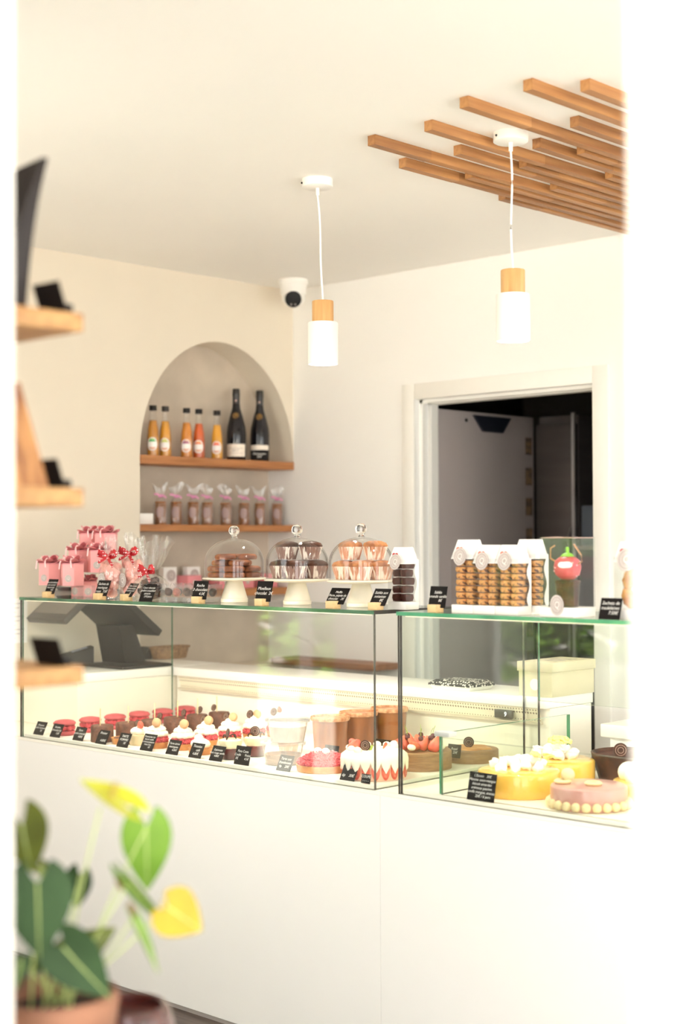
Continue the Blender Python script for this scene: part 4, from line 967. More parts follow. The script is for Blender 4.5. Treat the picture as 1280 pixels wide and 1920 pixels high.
# clear tubs
def tub(label, loc, r0, r1, h, fill, fm):
    t = thing('clear_tub', label, 'tub', loc, 0, 'clear plastic dessert tubs')
    b = MB(); b.lathe([(0, 0), (r0, 0), (r1, h-0.004), (r1+0.006, h-0.003), (r1+0.006, h), (r1-0.001, h), (r0-0.001, 0.001), (0, 0.001)], 40); b.build('tub_wall', ACRYL, t, ang=40)
    b = MB(); b.lathe([(0, 0.0015), (r0-0.0015, 0.0015), (r0+(r1-r0)*fill-0.0015, h*fill), (0, h*fill)], 40); b.build('dessert_layer', fm, t, ang=40)
    b = MB(); b.lathe([(0, h+0.0005), (r1+0.007, h+0.0005), (r1+0.007, h+0.005), (r1-0.004, h+0.005), (r1-0.006, h+0.003), (0, h+0.003)], 40); b.build('lid', ACRYL, t, ang=40)
TIR = mat('pale_tiramisu', '#e9dccd', 0.6, col2='#d8c5b2', scale=20)
tub('clear lidded dessert tub with a brown base standing on the case floor', colx(-3.215, 3.115), 0.052, 0.062, 0.060, 0.5, SPONGE)
tub('clear lidded dessert tub stacked on another tub', (-3.215, 3.135, ZD+0.0655), 0.050, 0.061, 0.062, 0.75, TIR)
# big raspberry tart
t = thing('large_raspberry_tart', 'large round tart heaped with raspberries and two cream dots', 'tart', colx(-3.035, 3.105), 0)
b = MB(); b.lathe([(0, 0), (0.076, 0), (0.081, 0.020), (0.078, 0.020), (0.073, 0.016), (0, 0.016)], 64); b.build('tart_shell', SHELL, t)
for ring, (n, rr, z) in enumerate(((22, 0.068, 0.024), (16, 0.050, 0.035), (11, 0.033, 0.043), (5, 0.014, 0.048))):
    for j in range(n):
        a = j*2*PI/n+ring; part('raspberry', raspberry, t, (rr*math.cos(a), rr*math.sin(a), z), (0.5*j, 0.3*j, a))
for dx, dy in ((-0.012, -0.010), (0.014, -0.004)): part('cream_dollop', cblob, t, (dx, dy, 0.048), sc=0.8)
# tall paper moulds
for i, (px, X, Y, h, lb) in enumerate(((619, 0, 3.345, 0.112, 'front'), (672, 0, 3.472, 0.116, 'middle'), (730, 0, 3.598, 0.120, 'rear'))):
    c = at(px, 1400, 'Y', Y)
    t = thing('caramel_tub', 'tall brown ridged tub with a wide rim, %s of the three' % lb, 'tub', (c.x, Y, ZD+0.0003), i, 'tall brown tubs')
    b = MB(); b.lathe([(0, 0), (0.050, 0), (0.056, h), (0, h)], 72, fold=lambda a, k: 1+0.010*math.cos(36*a)); b.build('tub_wall', CARAM, t)
    b = MB(); b.lathe([(0.054, h), (0.060, h-0.004), (0.0625, h+0.001), (0.0615, h+0.008), (0.060, h+0.009), (0.059, h+0.002), (0.0, h+0.002)], 48); b.build('rim', mat('caramel_rim', '#a9683a', 0.4, col2='#d3a77e', scale=70), t)
# strawberry cream cake
t = thing('strawberry_cream_cake', 'white cream cake ringed with strawberry slices at the case corner', 'cake', colx(-2.845, 3.118), 0.15)
rc = 0.093
b = MB(); b.lathe([(0, 0), (rc-0.004, 0), (rc-0.004, 0.052), (0, 0.052)], 64); b.build('sponge', mat('pink_sponge', '#efc3a4', 0.6, var=0.1), t)
sl = proto('strawberry_slice', lambda b: (b.prism([(0.012*math.sin(a)*(1-0.25*math.cos(a)), 0.021-0.021*math.cos(a)) for a in [i*2*PI/20 for i in range(20)]], 0, 0.003), b.prism([(0.006*math.sin(a), 0.018-0.011*math.cos(a)) for a in [i*2*PI/16 for i in range(16)]], 0.0031, 0.0036, 1)), [STRAW, STRAWI])
for j in range(20):
    a = j*2*PI/20; part('strawberry_slice', sl, t, ((rc-0.0045)*math.cos(a), (rc-0.0045)*math.sin(a), 0.002), (PI/2, 0, a+PI/2))
def _drip(b):
    n = 160; rows = []
    def low(a):
        u = (a*20/(2*PI)) % 1.0
        return 0.020+0.028*(1-abs(2*u-1)**0.8)
    vs = []; 
    for i in range(n):
        a = 2*PI*i/n; c, s_ = math.cos(a), math.sin(a); z0 = low(a)
        for r, z in ((rc+0.0005, z0), (rc+0.003, z0+0.004), (rc+0.004, 0.052), (rc+0.001, 0.066), (rc-0.012, 0.076), (rc*0.55, 0.079), (rc*0.2, 0.080)): vs.append((r*c, r*s_, z+0.0012*math.sin(5*a)))
    vs.append((0, 0, 0.080)); fs = []
    for i in range(n):
        j = (i+1) % n
        for k in range(6): fs.append((i*7+k, j*7+k, j*7+k+1, i*7+k+1))
        fs.append((i*7+6, j*7+6, len(vs)-1))
    b.faces(vs, fs)
b = MB(); _drip(b); b.build('cream_coat', CREAMW, t, ang=80)
for j in range(9):
    a = 1.2+j*0.42; part('cream_dollop', cblob, t, (0.070*math.cos(a), 0.070*math.sin(a), 0.074), sc=0.75)
for j, (dx, dy, rr) in enumerate(((-0.052, -0.030, 0.5), (-0.038, -0.038, 1.3), (0.03, 0.01, 0.4))): part('strawberry_piece', strawb, t, (dx, dy, 0.090), (0.5, rr, j), 1.6 if j < 2 else 0.8)
part('chocolate_disc', disc, t, (-0.004, -0.040, 0.092), (PI/2, 0.3, 0.2), 1.2)
b = MB()
for j in range(5): b.lathe([(0, 0), (0.006, 0.002), (0.004, 0.014), (0, 0.02)], 8, 0, T(-0.025+0.008*j, -0.035+0.003*(j % 2), 0.079) @ R(0.8*(j-2)*0.4, 'Y') @ Sc(1, 0.25, 1))
b.build('leaf_garnish', LEAFG, t)
# fruit cake and flat cake behind
def fruit_cake(label, loc, r, h, fruits, group):
    t = thing('fruit_cake', label, 'cake', loc, 0, group)
    b = MB(); b.lathe([(0, 0), (r, 0), (r, h), (r-0.003, h+0.003), (0, h+0.003)], 56); b.build('cake_body', SPONGE, t, ang=40)
    for j in range(fruits):
        a = j*2.4; rr = r*0.80*math.sqrt((j+0.5)/fruits)
        part('strawberry_piece', strawb, t, (rr*math.cos(a), rr*math.sin(a), h+0.020), (2.6+0.4*math.sin(j*3), 0.5*math.cos(j*2), j), 1.7)
    for j in range(5):
        a = j*1.3+2.5; part('cream_dollop', cblob, t, (r*0.80*math.cos(a), r*0.80*math.sin(a), h+0.010), sc=0.8)
    for j in range(6):
        a = j*1.1; part('cherry', proto('cherry', lambda b: b.ball((0, 0, 0), 0.008, 2), mat('dark_berry', '#5a1620', 0.25)), t, (r*0.45*math.cos(a), r*0.45*math.sin(a), h+0.040))
        part('cherry_stem', proto('cherry_stem', lambda b: b.tube([(0, 0, 0), (0.003, 0, 0.012), (0.009, 0.002, 0.022)], 0.0008, 5), LEAFG), t, (r*0.45*math.cos(a), r*0.45*math.sin(a), h+0.048), (0, 0, a))
fruit_cake('round brown cake heaped with strawberries and cherries behind the cream cake', colx(-2.862, 3.335), 0.094, 0.050, 16, None)
t = thing('flat_cake', 'low smooth brown cake with a chocolate disc, farthest cake by the grille', 'cake', colx(-2.838, 3.545), 0)
b = MB(); b.lathe([(0, 0), (0.084, 0), (0.084, 0.034), (0.081, 0.037), (0, 0.037)], 56); b.build('cake_body', SPONGE, t, ang=40)
b = MB(); b.lathe([(0.0, 0.0372), (0.060, 0.0372), (0.056, 0.041), (0, 0.041)], 40, fold=lambda a, k: 1+0.12*math.sin(5*a)); b.build('crumble', SHELL, t)
part('chocolate_disc', disc, t, (0.0, -0.010, 0.056), (PI/2, 0, 0.6), 1.3)

# ---- tags inside the case
def tag_in(px, label, lines, size, w=0.058, h=0.048, y=3.012, tilt=26, z=None, rz=0.0):
    p = at(px[0], px[1], 'Y', y)
    return chalk_tag(label, (p.x, y, ZD+0.0006 if z is None else z), rz, w, h, lines, size, False, tilt, 'tags inside the glass case')
tag_in((71, 1378), 'chalk tag at the outer end of the case, before the first red macaron', ['Macaron', 'vanille framboise', '        5€'], 0.0095)
tag_in((102, 1385), 'chalk tag reading Sucette chocolat lait 1.5€', ['Sucette', 'chocolat lait', '       1.5€'], 0.0105)
tag_in((145, 1393), 'chalk tag before the front chocolate cake, with the price 4.80€', ['Tarte', 'poire amande', '      4.80€'], 0.0105)
tag_in((188, 1400), 'chalk tag reading Fraisier 4.80€', ['Fraisier', '', '     4.80€'], 0.0120)
tag_in((228, 1407), "chalk tag in capitals reading TARTE POMMES 5€", ["TARTE", "POMMES", "     5€"], 0.0110)
tag_in((273, 1415), 'chalk tag with four crowded lines before the first raspberry tartlet', ['Framboisier lait', 'biscuit vanille', 'crémeux pistache', 'fruits frais', '         5€'], 0.0082, 0.062, 0.056)
tag_in((321, 1422), 'chalk tag reading Tarte citron meringuée 4.80€', ['Tarte citron', 'meringuée', '      4.80€'], 0.0100)
tag_in((364, 1429), 'chalk tag reading Tiramisu café 4.80€', ['Tiramisu', '    café', '4.80€'], 0.0115)
tag_in((403, 1436), 'chalk tag before the small cherry and cream glass', ['Diplomate', 'fruit rouge vanille', '4.80€'], 0.0092)
tag_in((452, 1443), 'larger chalk tag listing two prices before the dessert glasses', ['Pana Cotta', 'Coulis      Fraise', '5€         4.5€'], 0.0105, 0.066, 0.056, tilt=14)
tag_in((530, 1455), 'chalk tag before the large raspberry tart, for four persons', ['Tarte aux', 'framboises', '4p    20€'], 0.0110)
tag_in((650, 1472), 'chalk tag reading Fraisier 6p 30€ before the strawberry cream cake', ['Fraisier', '', '6p    30€'], 0.0120, 0.056, 0.052)
t = tag_in((685, 1478), 'tiny printed dark label at the foot of the strawberry cream cake', ['COUPE', '- - - -'], 0.0105, 0.034, 0.026, 3.008, 10)
tag_in((618, 1420), 'chalk tag half hidden behind the large raspberry tart', ['Tarte Citron', '      20€'], 0.0100, y=3.215, tilt=14, z=ZD+0.006)
tag_in((712, 1400), 'chalk tag between the brown tubs and the strawberry cream cake', ['Saint-multi-', 'fruits rouges'], 0.0110, 0.070, 0.055, y=3.30, tilt=16, z=ZD+0.020)
tag_in((850, 1412), 'chalk tag behind the thick green glass edge, by the fruit cake', ['Royal', '   25€'], 0.0105, 0.050, 0.040, y=3.445, tilt=10, z=ZD+0.02)
# ---- right case
tag_in((900, 1512), 'large chalk tag with many lines before the yellow cake', ["L'Exotic   30€", 'Mousse coco-mangue', 'biscuit amandes', 'crémeux passion', 'confit mangue, ananas', '     25€ / 6 pers'], 0.0098, 0.088, 0.072, 3.002, 12)
def flower(parent, loc, s, m_):
    part('sugar_flower', proto('sugar_flower_'+m_.name, lambda b: ([b.ball((0.009*math.cos(i*2*PI/6), 0.009*math.sin(i*2*PI/6), 0.003), 0.006, 1, sq=(1.2, 1, 0.5)) for i in range(6)], b.ball((0, 0, 0.005), 0.004, 1)), m_), parent, loc, (0.5, 0.2, loc[0]*50), s)
YELF = mat('pale_yellow_flower', '#f3e58e', 0.5, var=0.1)
def glazed(name, label, loc, r, h, m_, group=None):
    t = thing(name, label, 'cake', loc, 0, group)
    b = MB(); b.lathe([(0, 0), (r-0.002, 0), (r, 0.003), (r, h-0.006), (r-0.002, h-0.002), (r-0.007, h), (0, h)], 72); b.build('cake_body', m_, t, ang=50)
    return t
c1 = Vector((-2.372, 3.165, ZD+0.0003))
t = glazed('yellow_mousse_cake', 'large smooth yellow mousse cake with white shards, right behind its chalk tag', c1, 0.108, 0.064, YELM, 'yellow mousse cakes')
for j in range(16):
    a = j*2.4; rr = 0.075*math.sqrt((j+0.5)/16)
    part('coconut_shard', proto('coconut_shard', lambda b: b.ball((0, 0, 0), 0.017, 2, 0.7, 25, sq=(1, 0.7, 0.9)), mat('white_coconut', '#fffaf0', 0.6, sss=0.1)), t, (rr*math.cos(a)-0.01, rr*math.sin(a)+0.02, 0.070+0.018*(1-rr/0.075)), (j, j*0.7, a))
for j in range(4): flower(t, (0.02+0.02*j, 0.045-0.02*(j % 2), 0.098), 1.0, YELF)
t = glazed('yellow_mousse_cake', 'smaller yellow mousse cake with white shards and a flower, behind the large one', Vector((-2.415, 3.405, ZD+0.0003)), 0.100, 0.062, YELM, 'yellow mousse cakes')
for j in range(9):
    a = j*2.4; rr = 0.055*math.sqrt((j+0.5)/9)
    part('coconut_shard', MS['coconut_shard'], t, (rr*math.cos(a)-0.02, rr*math.sin(a), 0.072+0.02*(1-rr/0.055)), (j, j*0.7, a), 1.2)
for j in range(3): flower(t, (0.0+0.012*j, -0.02+0.01*j, 0.112), 1.3, YELF)
t = thing('chocolate_tart', 'dark chocolate tart with raised rim and a chocolate disc, rear of the cake case', 'tart', Vector((-2.285, 3.555, ZD+0.0003)))
b = MB(); b.lathe([(0, 0), (0.082, 0), (0.104, 0.075), (0.099, 0.077), (0.094, 0.066), (0, 0.064)], 64, fold=lambda a, k: 1+0.006*math.cos(40*a)); b.build('tart_shell', CHOC, t)
b = MB(); b.lathe([(0, 0.0642), (0.092, 0.0662), (0.090, 0.069), (0, 0.070)], 48); b.build('filling', COOKIED, t)
part('chocolate_disc', disc, t, (0.02, -0.07, 0.090), (PI/2, 0, 0.7), 1.6)
t = glazed('yellow_ball_cake', 'low yellow cake topped with large white balls by the window', Vector((-2.085, 3.345, ZD+0.0003)), 0.096, 0.045, YELM)
for j in range(8):
    a = j*2*PI/7; rr = 0.055 if j < 7 else 0
    part('white_ball', proto('white_ball', lambda b: b.ball((0, 0, 0), 0.028, 3), CREAMW), t, (rr*math.cos(a), rr*math.sin(a), 0.062))
t = glazed('pink_glazed_cake', 'pink glazed cake ringed with pale balls, nearest the window', Vector((-2.125, 3.125, ZD+0.0003)), 0.096, 0.056, PINKM)
for j in range(24):
    a = j*2*PI/24; part('pale_ball', proto('pale_ball', lambda b: b.ball((0, 0, 0), 0.0118, 3), PALEB), t, (0.098*math.cos(a), 0.098*math.sin(a), 0.0122))
cr = proto('cream_ring', lambda b: (b.lathe([(0.007, 0), (0.016, 0), (0.019, 0.005), (0.014, 0.009), (0.007, 0.007), (0.007, 0)], 24)), PALEB)
part('cream_ring', cr, t, (-0.055, -0.035, 0.0562), sc=1.2); part('cream_ring', cr, t, (0.02, -0.01, 0.0562), sc=1.2)
part('pale_ball', MS['pale_ball'], t, (-0.048, -0.022, 0.077), sc=1.5)

# ---- boxes on the rear worktop
t = thing('lidded_carton', 'cream lidded carton on the rear worktop by the window', 'box', (-2.775, 3.705, 0.9653))
b = MB(); b.box(0, 0.125, 0, 0.225, 0, 0.075, bev=0.001); b.build('carton_body', mat('cream_carton', '#d3c8aa', 0.6, var=0.04), t)
b = MB(); b.box(-0.004, 0.129, -0.004, 0.229, 0.0755, 0.105, bev=0.001); ld = b.build('lid', mat('cream_carton', '#e6dcc2'), t)
b = MB(); b.box(0.03, 0.10, 0.06, 0.17, 0.1052, 0.106); b.build('lid_label', mat('taupe_print', '#a09383', 0.6, col2='#d8ceb6', scale=40), ld)
b = MB(); b.lathe([(0, 0), (0.018, 0), (0.012, 0.0006), (0, 0.0006)], 16, 0, T(0.06, -0.0001, 0.036) @ R(PI/2, 'X')); b.build('white_motif', WPAPER, t)
t = thing('patterned_tray', 'flat tray with black and white speckled cover left of the cream carton', 'tray', (-3.035, 3.745, 0.9653))
b = MB(); b.lathe([(0, 0), (0.10, 0), (0.115, 0.012), (0, 0.012)], 4, 0, Sc(1.05, 0.75, 1) @ R(PI/4, 'Z')); b.build('tray_base', WHITE, t)
b = MB(); b.lathe([(0, 0.0122), (0.118, 0.0122), (0.118, 0.019), (0.09, 0.030), (0, 0.031)], 4, 0, Sc(1.05, 0.75, 1) @ R(PI/4, 'Z')); b.build('speckled_cover', dotted('black_white_speckle', '#1f1b1a', '#efe9e2', 110, 0.40, 0.6, rand=0.8), t)

# ---------------------------------------------------------------- niche goods
XN = -4.90
def niche_x(px, x=XN): return at(px, 900, 'X', x).y
JG = thin_glass('bottle_glass', (0.98, 0.98, 0.97), refl=0.05)
def juice(label, px, col, top, lab):
    y = niche_x(px, -4.87)
    t = thing('juice_bottle', label, 'bottle', (-4.87, y, 1.8053), 0.75, 'juice bottles in the niche')
    prof = [(0, 0), (0.024, 0), (0.026, 0.004), (0.026, 0.075), (0.0235, 0.110), (0.0155, 0.158), (0.0135, 0.172), (0.0135, 0.196), (0, 0.196)]
    b = MB(); b.lathe(prof, 28); b.build('glass_bottle', JG, t, ang=50)
    b = MB(); lim = 0.165
    b.lathe([(0, 0.002), (0.0243, 0.002), (0.0248, 0.006), (0.0248, 0.075), (0.0222, 0.110), (0.0150, 0.150), (0, 0.151)], 28); b.build('juice', mat('juice_'+col[1:], col, 0.25, var=0.18, scale=12, coat=0.5), t, ang=50)
    b = MB(); b.lathe([(0, 0.193), (0.0155, 0.193), (0.0158, 0.195), (0.0155, 0.2135), (0, 0.2135)], 24); b.build('cap', BLACKP, t, ang=50)
    b = MB(); n = 14; vs = []
    for i in range(n+1):                               # rounded shield label wrapped on the glass
        a = -PI/2-0.85+1.7*i/n; s = math.sqrt(max(0, 1-((i-n/2)/(n/2))**2))
        r = 0.0268; vs += [(r*math.cos(a), r*math.sin(a), 0.048-0.022*s-0.004), (r*math.cos(a), r*math.sin(a), 0.048+0.026*s+0.004)]
    b.faces(vs, [(2*i, 2*i+2, 2*i+3, 2*i+1) for i in range(n)]); lb = b.build('label', WPAPER, t)
    b = MB(); vs = []
    for i in range(9):
        a = -PI/2-0.62+1.24*i/8; r = 0.0271; s = math.sin(PI*i/8)
        vs += [(r*math.cos(a), r*math.sin(a), 0.060), (r*math.cos(a), r*math.sin(a), 0.062+0.014*s)]
    b.faces(vs, [(2*i, 2*i+2, 2*i+3, 2*i+1) for i in range(8)])
    b.build('label_fruit', mat('label_'+lab[1:], lab, 0.5, col2='#f0dfae', scale=60, lo=0.5, hi=0.6), lb)
    b = MB(); vs = []
    for i in range(9):
        a = -PI/2-0.55+1.1*i/8; r = 0.0271; s = math.sin(PI*i/8)
        vs += [(r*math.cos(a), r*math.sin(a), 0.034-0.008*s), (r*math.cos(a), r*math.sin(a), 0.037)]
    b.faces(vs, [(2*i, 2*i+2, 2*i+3, 2*i+1) for i in range(8)]); b.build('label_band', mat('coral_label_band', '#dba88f', 0.5), lb)
juice('amber juice bottle with green leafy label, at the left end of the niche shelf', 287, '#c98529', 0, '#3f9c57')
juice('amber juice bottle with yellow-green label, second along the niche shelf', 310, '#d6952f', 0, '#c3c766')
juice('orange juice bottle with purple label, left of the red-orange bottle', 350, '#d8862c', 0, '#9c4a72')
juice('red-orange juice bottle with orange label, beside the orange one', 373, '#cf5a22', 0, '#dd7b52')
juice('yellow-orange juice bottle standing alone beside the dark wine bottles', 407, '#e3a12f', 0, '#e2573f')
def wine(label, px, x, kind):
    y = niche_x(px, x)
    t = thing('wine_bottle', label, 'bottle', (x, y, 1.8053), 0.75, 'dark sparkling wine bottles')
    DG = mat('black_bottle_glass', '#141116', 0.15, coat=0.2, spec=0.35)
    b = MB(); b.lathe([(0, 0), (0.040, 0), (0.043, 0.004), (0.0435, 0.120), (0.041, 0.150), (0.030, 0.195), (0.019, 0.232), (0.0155, 0.262), (0.0155, 0.275), (0, 0.275)], 36); b.build('glass_bottle', DG, t, ang=60)
    b = MB(); b.lathe([(0.0163, 0.238), (0.0165, 0.285), (0.0175, 0.290), (0.0175, 0.300), (0.0165, 0.304), (0.0172, 0.312), (0.0150, 0.320), (0, 0.321)], 28); b.build('foil', mat('black_foil', '#1d1917', 0.35), t, ang=60)
    def patch(nm, z0, z1, half, m_, r=0.0442, par=t):
        q = MB(); n = 12; vs = []
        for i in range(n+1):
            a = -PI/2-half+2*half*i/n; vs += [(r*math.cos(a), r*math.sin(a), z0), (r*math.cos(a), r*math.sin(a), z1)]
        q.faces(vs, [(2*i, 2*i+2, 2*i+3, 2*i+1) for i in range(n)]); return q.build(nm, m_, par)
    if kind == 0:
        lb = patch('label', 0.016, 0.072, 1.15, mat('cream_label', '#f2e6d8', 0.5)); 
        text_part('lettering', ['BRUT'], 0.013, mat('grey_ink', '#8d8078', 0.6), t, T(0, -0.0447, 0.042) @ R(PI/2, 'X'), shear=0.1)
        patch('label_line', 0.052, 0.0535, 0.8, mat('grey_ink', '#8d8078'), 0.0445, lb); patch('label_line', 0.030, 0.031, 0.8, MATS['grey_ink'], 0.0445, lb)
    else:
        lb = patch('label', 0.050, 0.072, 1.15, mat('cream_label', '#f2e6d8'))
        b = MB(); b.box(-0.036, 0.036, -0.0475, -0.0455, 0.0, 0.048, bev=0.0006); pt = b.build('chalk_label', SLATE, t)
        text_part('lettering', ['Champagne', '35€'], 0.0125, CHALK, pt, T(0, -0.0480, 0.026) @ R(PI/2, 'X'))
    M = T(0, -0.0295, 0.199) @ R(PI/2-0.27, 'X')
    b = MB(); b.lathe([(0, 0.002), (0.014, 0.002), (0.0145, 0), (0, 0)], 28, 0, M); md = b.build('medallion', mat('dull_gold', '#8d6b3a', 0.35, col2='#5c4322', scale=90, metal=0.4), t)
    b = MB(); b.lathe([(0.0085, 0.0022), (0.0100, 0.0022), (0.0100, 0.0026), (0.0085, 0.0026)], 28, 0, M); b.build('medallion_ring', mat('dark_gold', '#3f2f18', 0.4), md)
    b = MB(); b.lathe([(0, 0), (0.004, 0), (0.004, 0.0005), (0, 0.0005)], 12, 0, T(0, -0.0163, 0.266) @ R(PI/2, 'X') @ Sc(1, 1, 1)); b.build('neck_mark', mat('pinkish_mark', '#c39a90', 0.5), t)
wine('dark sparkling wine bottle with a cream label, left of the pair', 443, -4.89, 0)
wine('dark sparkling wine bottle with a black chalk label, right of the pair', 487, -4.875, 1)
names = ['at the white box', 'second from the white box', 'third from the white box', 'fourth from the white box', 'fifth from the white box', 'sixth from the white box', 'seventh from the white box', 'eighth, nearest the room corner']
for i, px in enumerate((301, 330, 362, 388, 423, 457, 487, 519)):
    y = niche_x(px, -4.87)
    c = Vector((-4.87, y, 1.5183))
    t = tied_bag('biscuit_bag', 'clear bag of brown biscuits with pink bow, %s' % names[i], 'bag of biscuits', c, 0.75, 0.030, 0.120, 0.008, 0.050, 0.030, RIBP, rnd.uniform(-0.008, 0.008), 'biscuit bags in the niche', depth=0.9)
    b = MB(); n = 8; vs = []
    for j in range(n+1):
        a = -PI/2-0.55+1.1*j/n; s = math.sqrt(max(0, 1-((j-n/2)/(n/2))**2)); vs += [(0.0315*math.cos(a), 0.0315*0.9*math.sin(a)-0.002, 0.052-0.024*s), (0.0315*math.cos(a), 0.0315*0.9*math.sin(a)-0.002, 0.052+0.024*s)]
    b.faces(vs, [(2*j, 2*j+2, 2*j+3, 2*j+1) for j in range(n)]); b.build('sticker', mat('mauve_sticker', '#a58a86', 0.6, var=0.1), t)
    for j in range(9):
        o = part('biscuit', proto('biscuit', lambda b: b.lathe([(0, 0), (0.021, 0), (0.0235, 0.004), (0.022, 0.0095), (0, 0.0105)], 20), BISC), None, (c.x+rnd.uniform(-1, 1)*0.0012, y+rnd.uniform(-1, 1)*0.0012, c.z+0.001+0.0108*j))
        tag(o, 'brown biscuit stacked in the pink-bowed niche bag %s' % names[i], 'biscuit', 'biscuits in the bag %s' % names[i])
b = MB(); b.box(-0.04, 0.06, -0.035, 0.035, 0, 0.045, bev=0.001); o = b.build('white_carton', WPAPER, None, (-4.90, niche_x(272, -4.85)+0.0, 1.5183)); tag(o, 'small plain white box at the left end of the biscuit shelf', 'box')
# lower niche shelf: pink boxes and two white cards
for i, (px, lb) in enumerate(((415, 'pink box behind the first cake stand foot'), (455, 'pink box right of the first cake stand foot'), (500, 'pink box behind the Moelleux tag'), (356, 'pink box behind the acrylic chocolate tray'))):
    y = niche_x(px, -4.88)
    t = thing('pink_carton', lb+', on the lowest niche shelf', 'box', (-4.89, y, 1.2383), PI/2, 'pink boxes on the lowest niche shelf')
    b = MB(); b.box(-0.038, 0.038, -0.04, 0.04, 0, 0.062, bev=0.001); b.build('carton_body', PINKD, t)
    sticker(t, T(0, -0.0405, 0.030) @ R(PI/2, 'X'), 0.012)
for px, lb in ((318, 'white card with a round grey emblem, far one behind the chocolate tray'), (362, 'white card with a round grey emblem, near the first cake dome')):
    y = niche_x(px, -4.92)
    t = thing('emblem_box', lb, 'box', (-4.935, y, 1.2383), PI/2, 'white emblem boxes in the niche')
    b = MB(); b.box(-0.036, 0.036, -0.018, 0.018, 0, 0.098, bev=0.001); b.build('card', WPAPER, t)
    sticker(t, T(0.004, -0.0188, 0.062) @ R(PI/2, 'X'), 0.025)
b = MB(); b.faces([(0, 0, 0), (0.05, 0, 0), (0.05, 0.045, 0), (0, 0.045, 0), (0, 0.030, 0.05), (0.05, 0.030, 0.05), (0.05, 0.045, 0.05), (0, 0.045, 0.05)], [(0, 3, 2, 1), (4, 5, 6, 7), (0, 1, 5, 4), (1, 2, 6, 5), (2, 3, 7, 6), (3, 0, 4, 7)])
tag(b.build('desk_block', BLACKP, None, (-4.80, 3.815, 0.9653)), 'small black wedge on the worktop at the niche edge', 'block')
b = MB(); b.box(0, 0.002, 0, 0.10, 0, 0.17); pp = b.build('wall_notice', WPAPER, None, (XW+0.001, 3.20, 1.06)); tag(pp, 'white printed paper on the left wall beyond the case', 'paper')
b = MB()
for i in range(9): b.box(0.0021, 0.0024, 0.012, 0.085-0.02*((i*7) % 3), 0.150-0.0165*i, 0.152-0.0165*i)
b.build('text_lines', mat('grey_ink', '#8d8078'), pp, kind='stuff')

# ---------------------------------------------------------------- display shelves beside the opening
SY = 1.30
PE = at(157, 588, 'Y', SY)
for i, (py, lb) in enumerate(((588, 'pale wooden shelf carrying the black bag, uppermost of three'), (915, 'pale wooden shelf carrying the wood-grained package, middle of three'), (1247, 'pale wooden shelf with only a black tag, lowest of three'))):
    z = at(157, py, 'Y', SY).z
    b = MB(); b.box(-0.9, 0, -0.299, 0, -0.027, 0, bev=0.002)
    tag(b.build('display_shelf', PALE_X, None, (PE.x, SY, z)), lb, 'shelf', 'pale shelves beside the opening')
    cx = (100, 97, 97)[i]
    w = 0.060 if i < 2 else 0.066
    p = at(cx, py-3, 'Y', 1.12)
    t = thing('price_tag', ['blank-looking black tag on the uppermost pale shelf', 'blank-looking black tag on the middle pale shelf', 'blank-looking black tag on the lowest pale shelf'][i], 'price tag', (at(cx, py, 'Y', 1.262).x, 1.262, z+0.0003), 0.05, 'black tags on the pale shelves')
    b = MB(); b.box(-w/2, w/2, -0.001, 0.001, 0, 0.042, bev=0.0006, M=T(0, 0, 0.001) @ R(0.35, 'X') @ R(-0.0, 'Y'), seg=1); b.build('board', SLATE, t)
    b = MB(); b.box(-0.018, 0.018, 0.002, 0.022, 0, 0.012, bev=0.001); b.build('foot', BLACKP, t)
z1 = at(157, 588, 'Y', SY).z
t = thing('black_bag', 'tall black bag flaring towards its top on the uppermost pale shelf', 'bag', (at(8, 560, 'Y', 1.21).x, 1.21, z1+0.0003), 0.0)
b = MB()
rows = []
for k in range(13):
    u = k/12; hw2 = 0.016+0.060*u+0.026*u*u*u; hd = 0.022*(1-u)+0.004
    for (sx, sy) in ((-1, -1), (1, -1), (1, 1), (-1, 1)): rows.append((sx*hw2, sy*hd, 0.197*u+0.008*u*sx*u))
fs = [(3, 2, 1, 0)]
for k in range(12):
    for j in range(4): fs.append((4*k+j, 4*k+(j+1) % 4, 4*k+4+(j+1) % 4, 4*k+4+j))
fs.append((48, 49, 50, 51)); b.faces(rows, fs); b.build('bag_body', mat('black_matte_paper', '#29211f', 0.6, var=0.15, scale=8), t, ang=50)
z2 = at(157, 915, 'Y', SY).z
t = thing('wood_grained_package', 'brown wood-grained tapering package leaning on the middle pale shelf', 'package', (at(8, 900, 'Y', 1.21).x, 1.21, z2+0.0003), 0)
b = MB(); b.faces([(-0.066, -0.03, 0), (0.066, -0.03, 0), (0.066, 0.03, 0), (-0.066, 0.03, 0), (-0.030, -0.008, 0.150), (0.028, -0.008, 0.150), (0.028, 0.008, 0.150), (-0.030, 0.008, 0.150)], [(0, 3, 2, 1), (4, 5, 6, 7), (0, 1, 5, 4), (1, 2, 6, 5), (2, 3, 7, 6), (3, 0, 4, 7)]); b.build('package_body', wood('streaked_brown_wood', '#c08a52', '#744223', 'Z', 0.8), t)

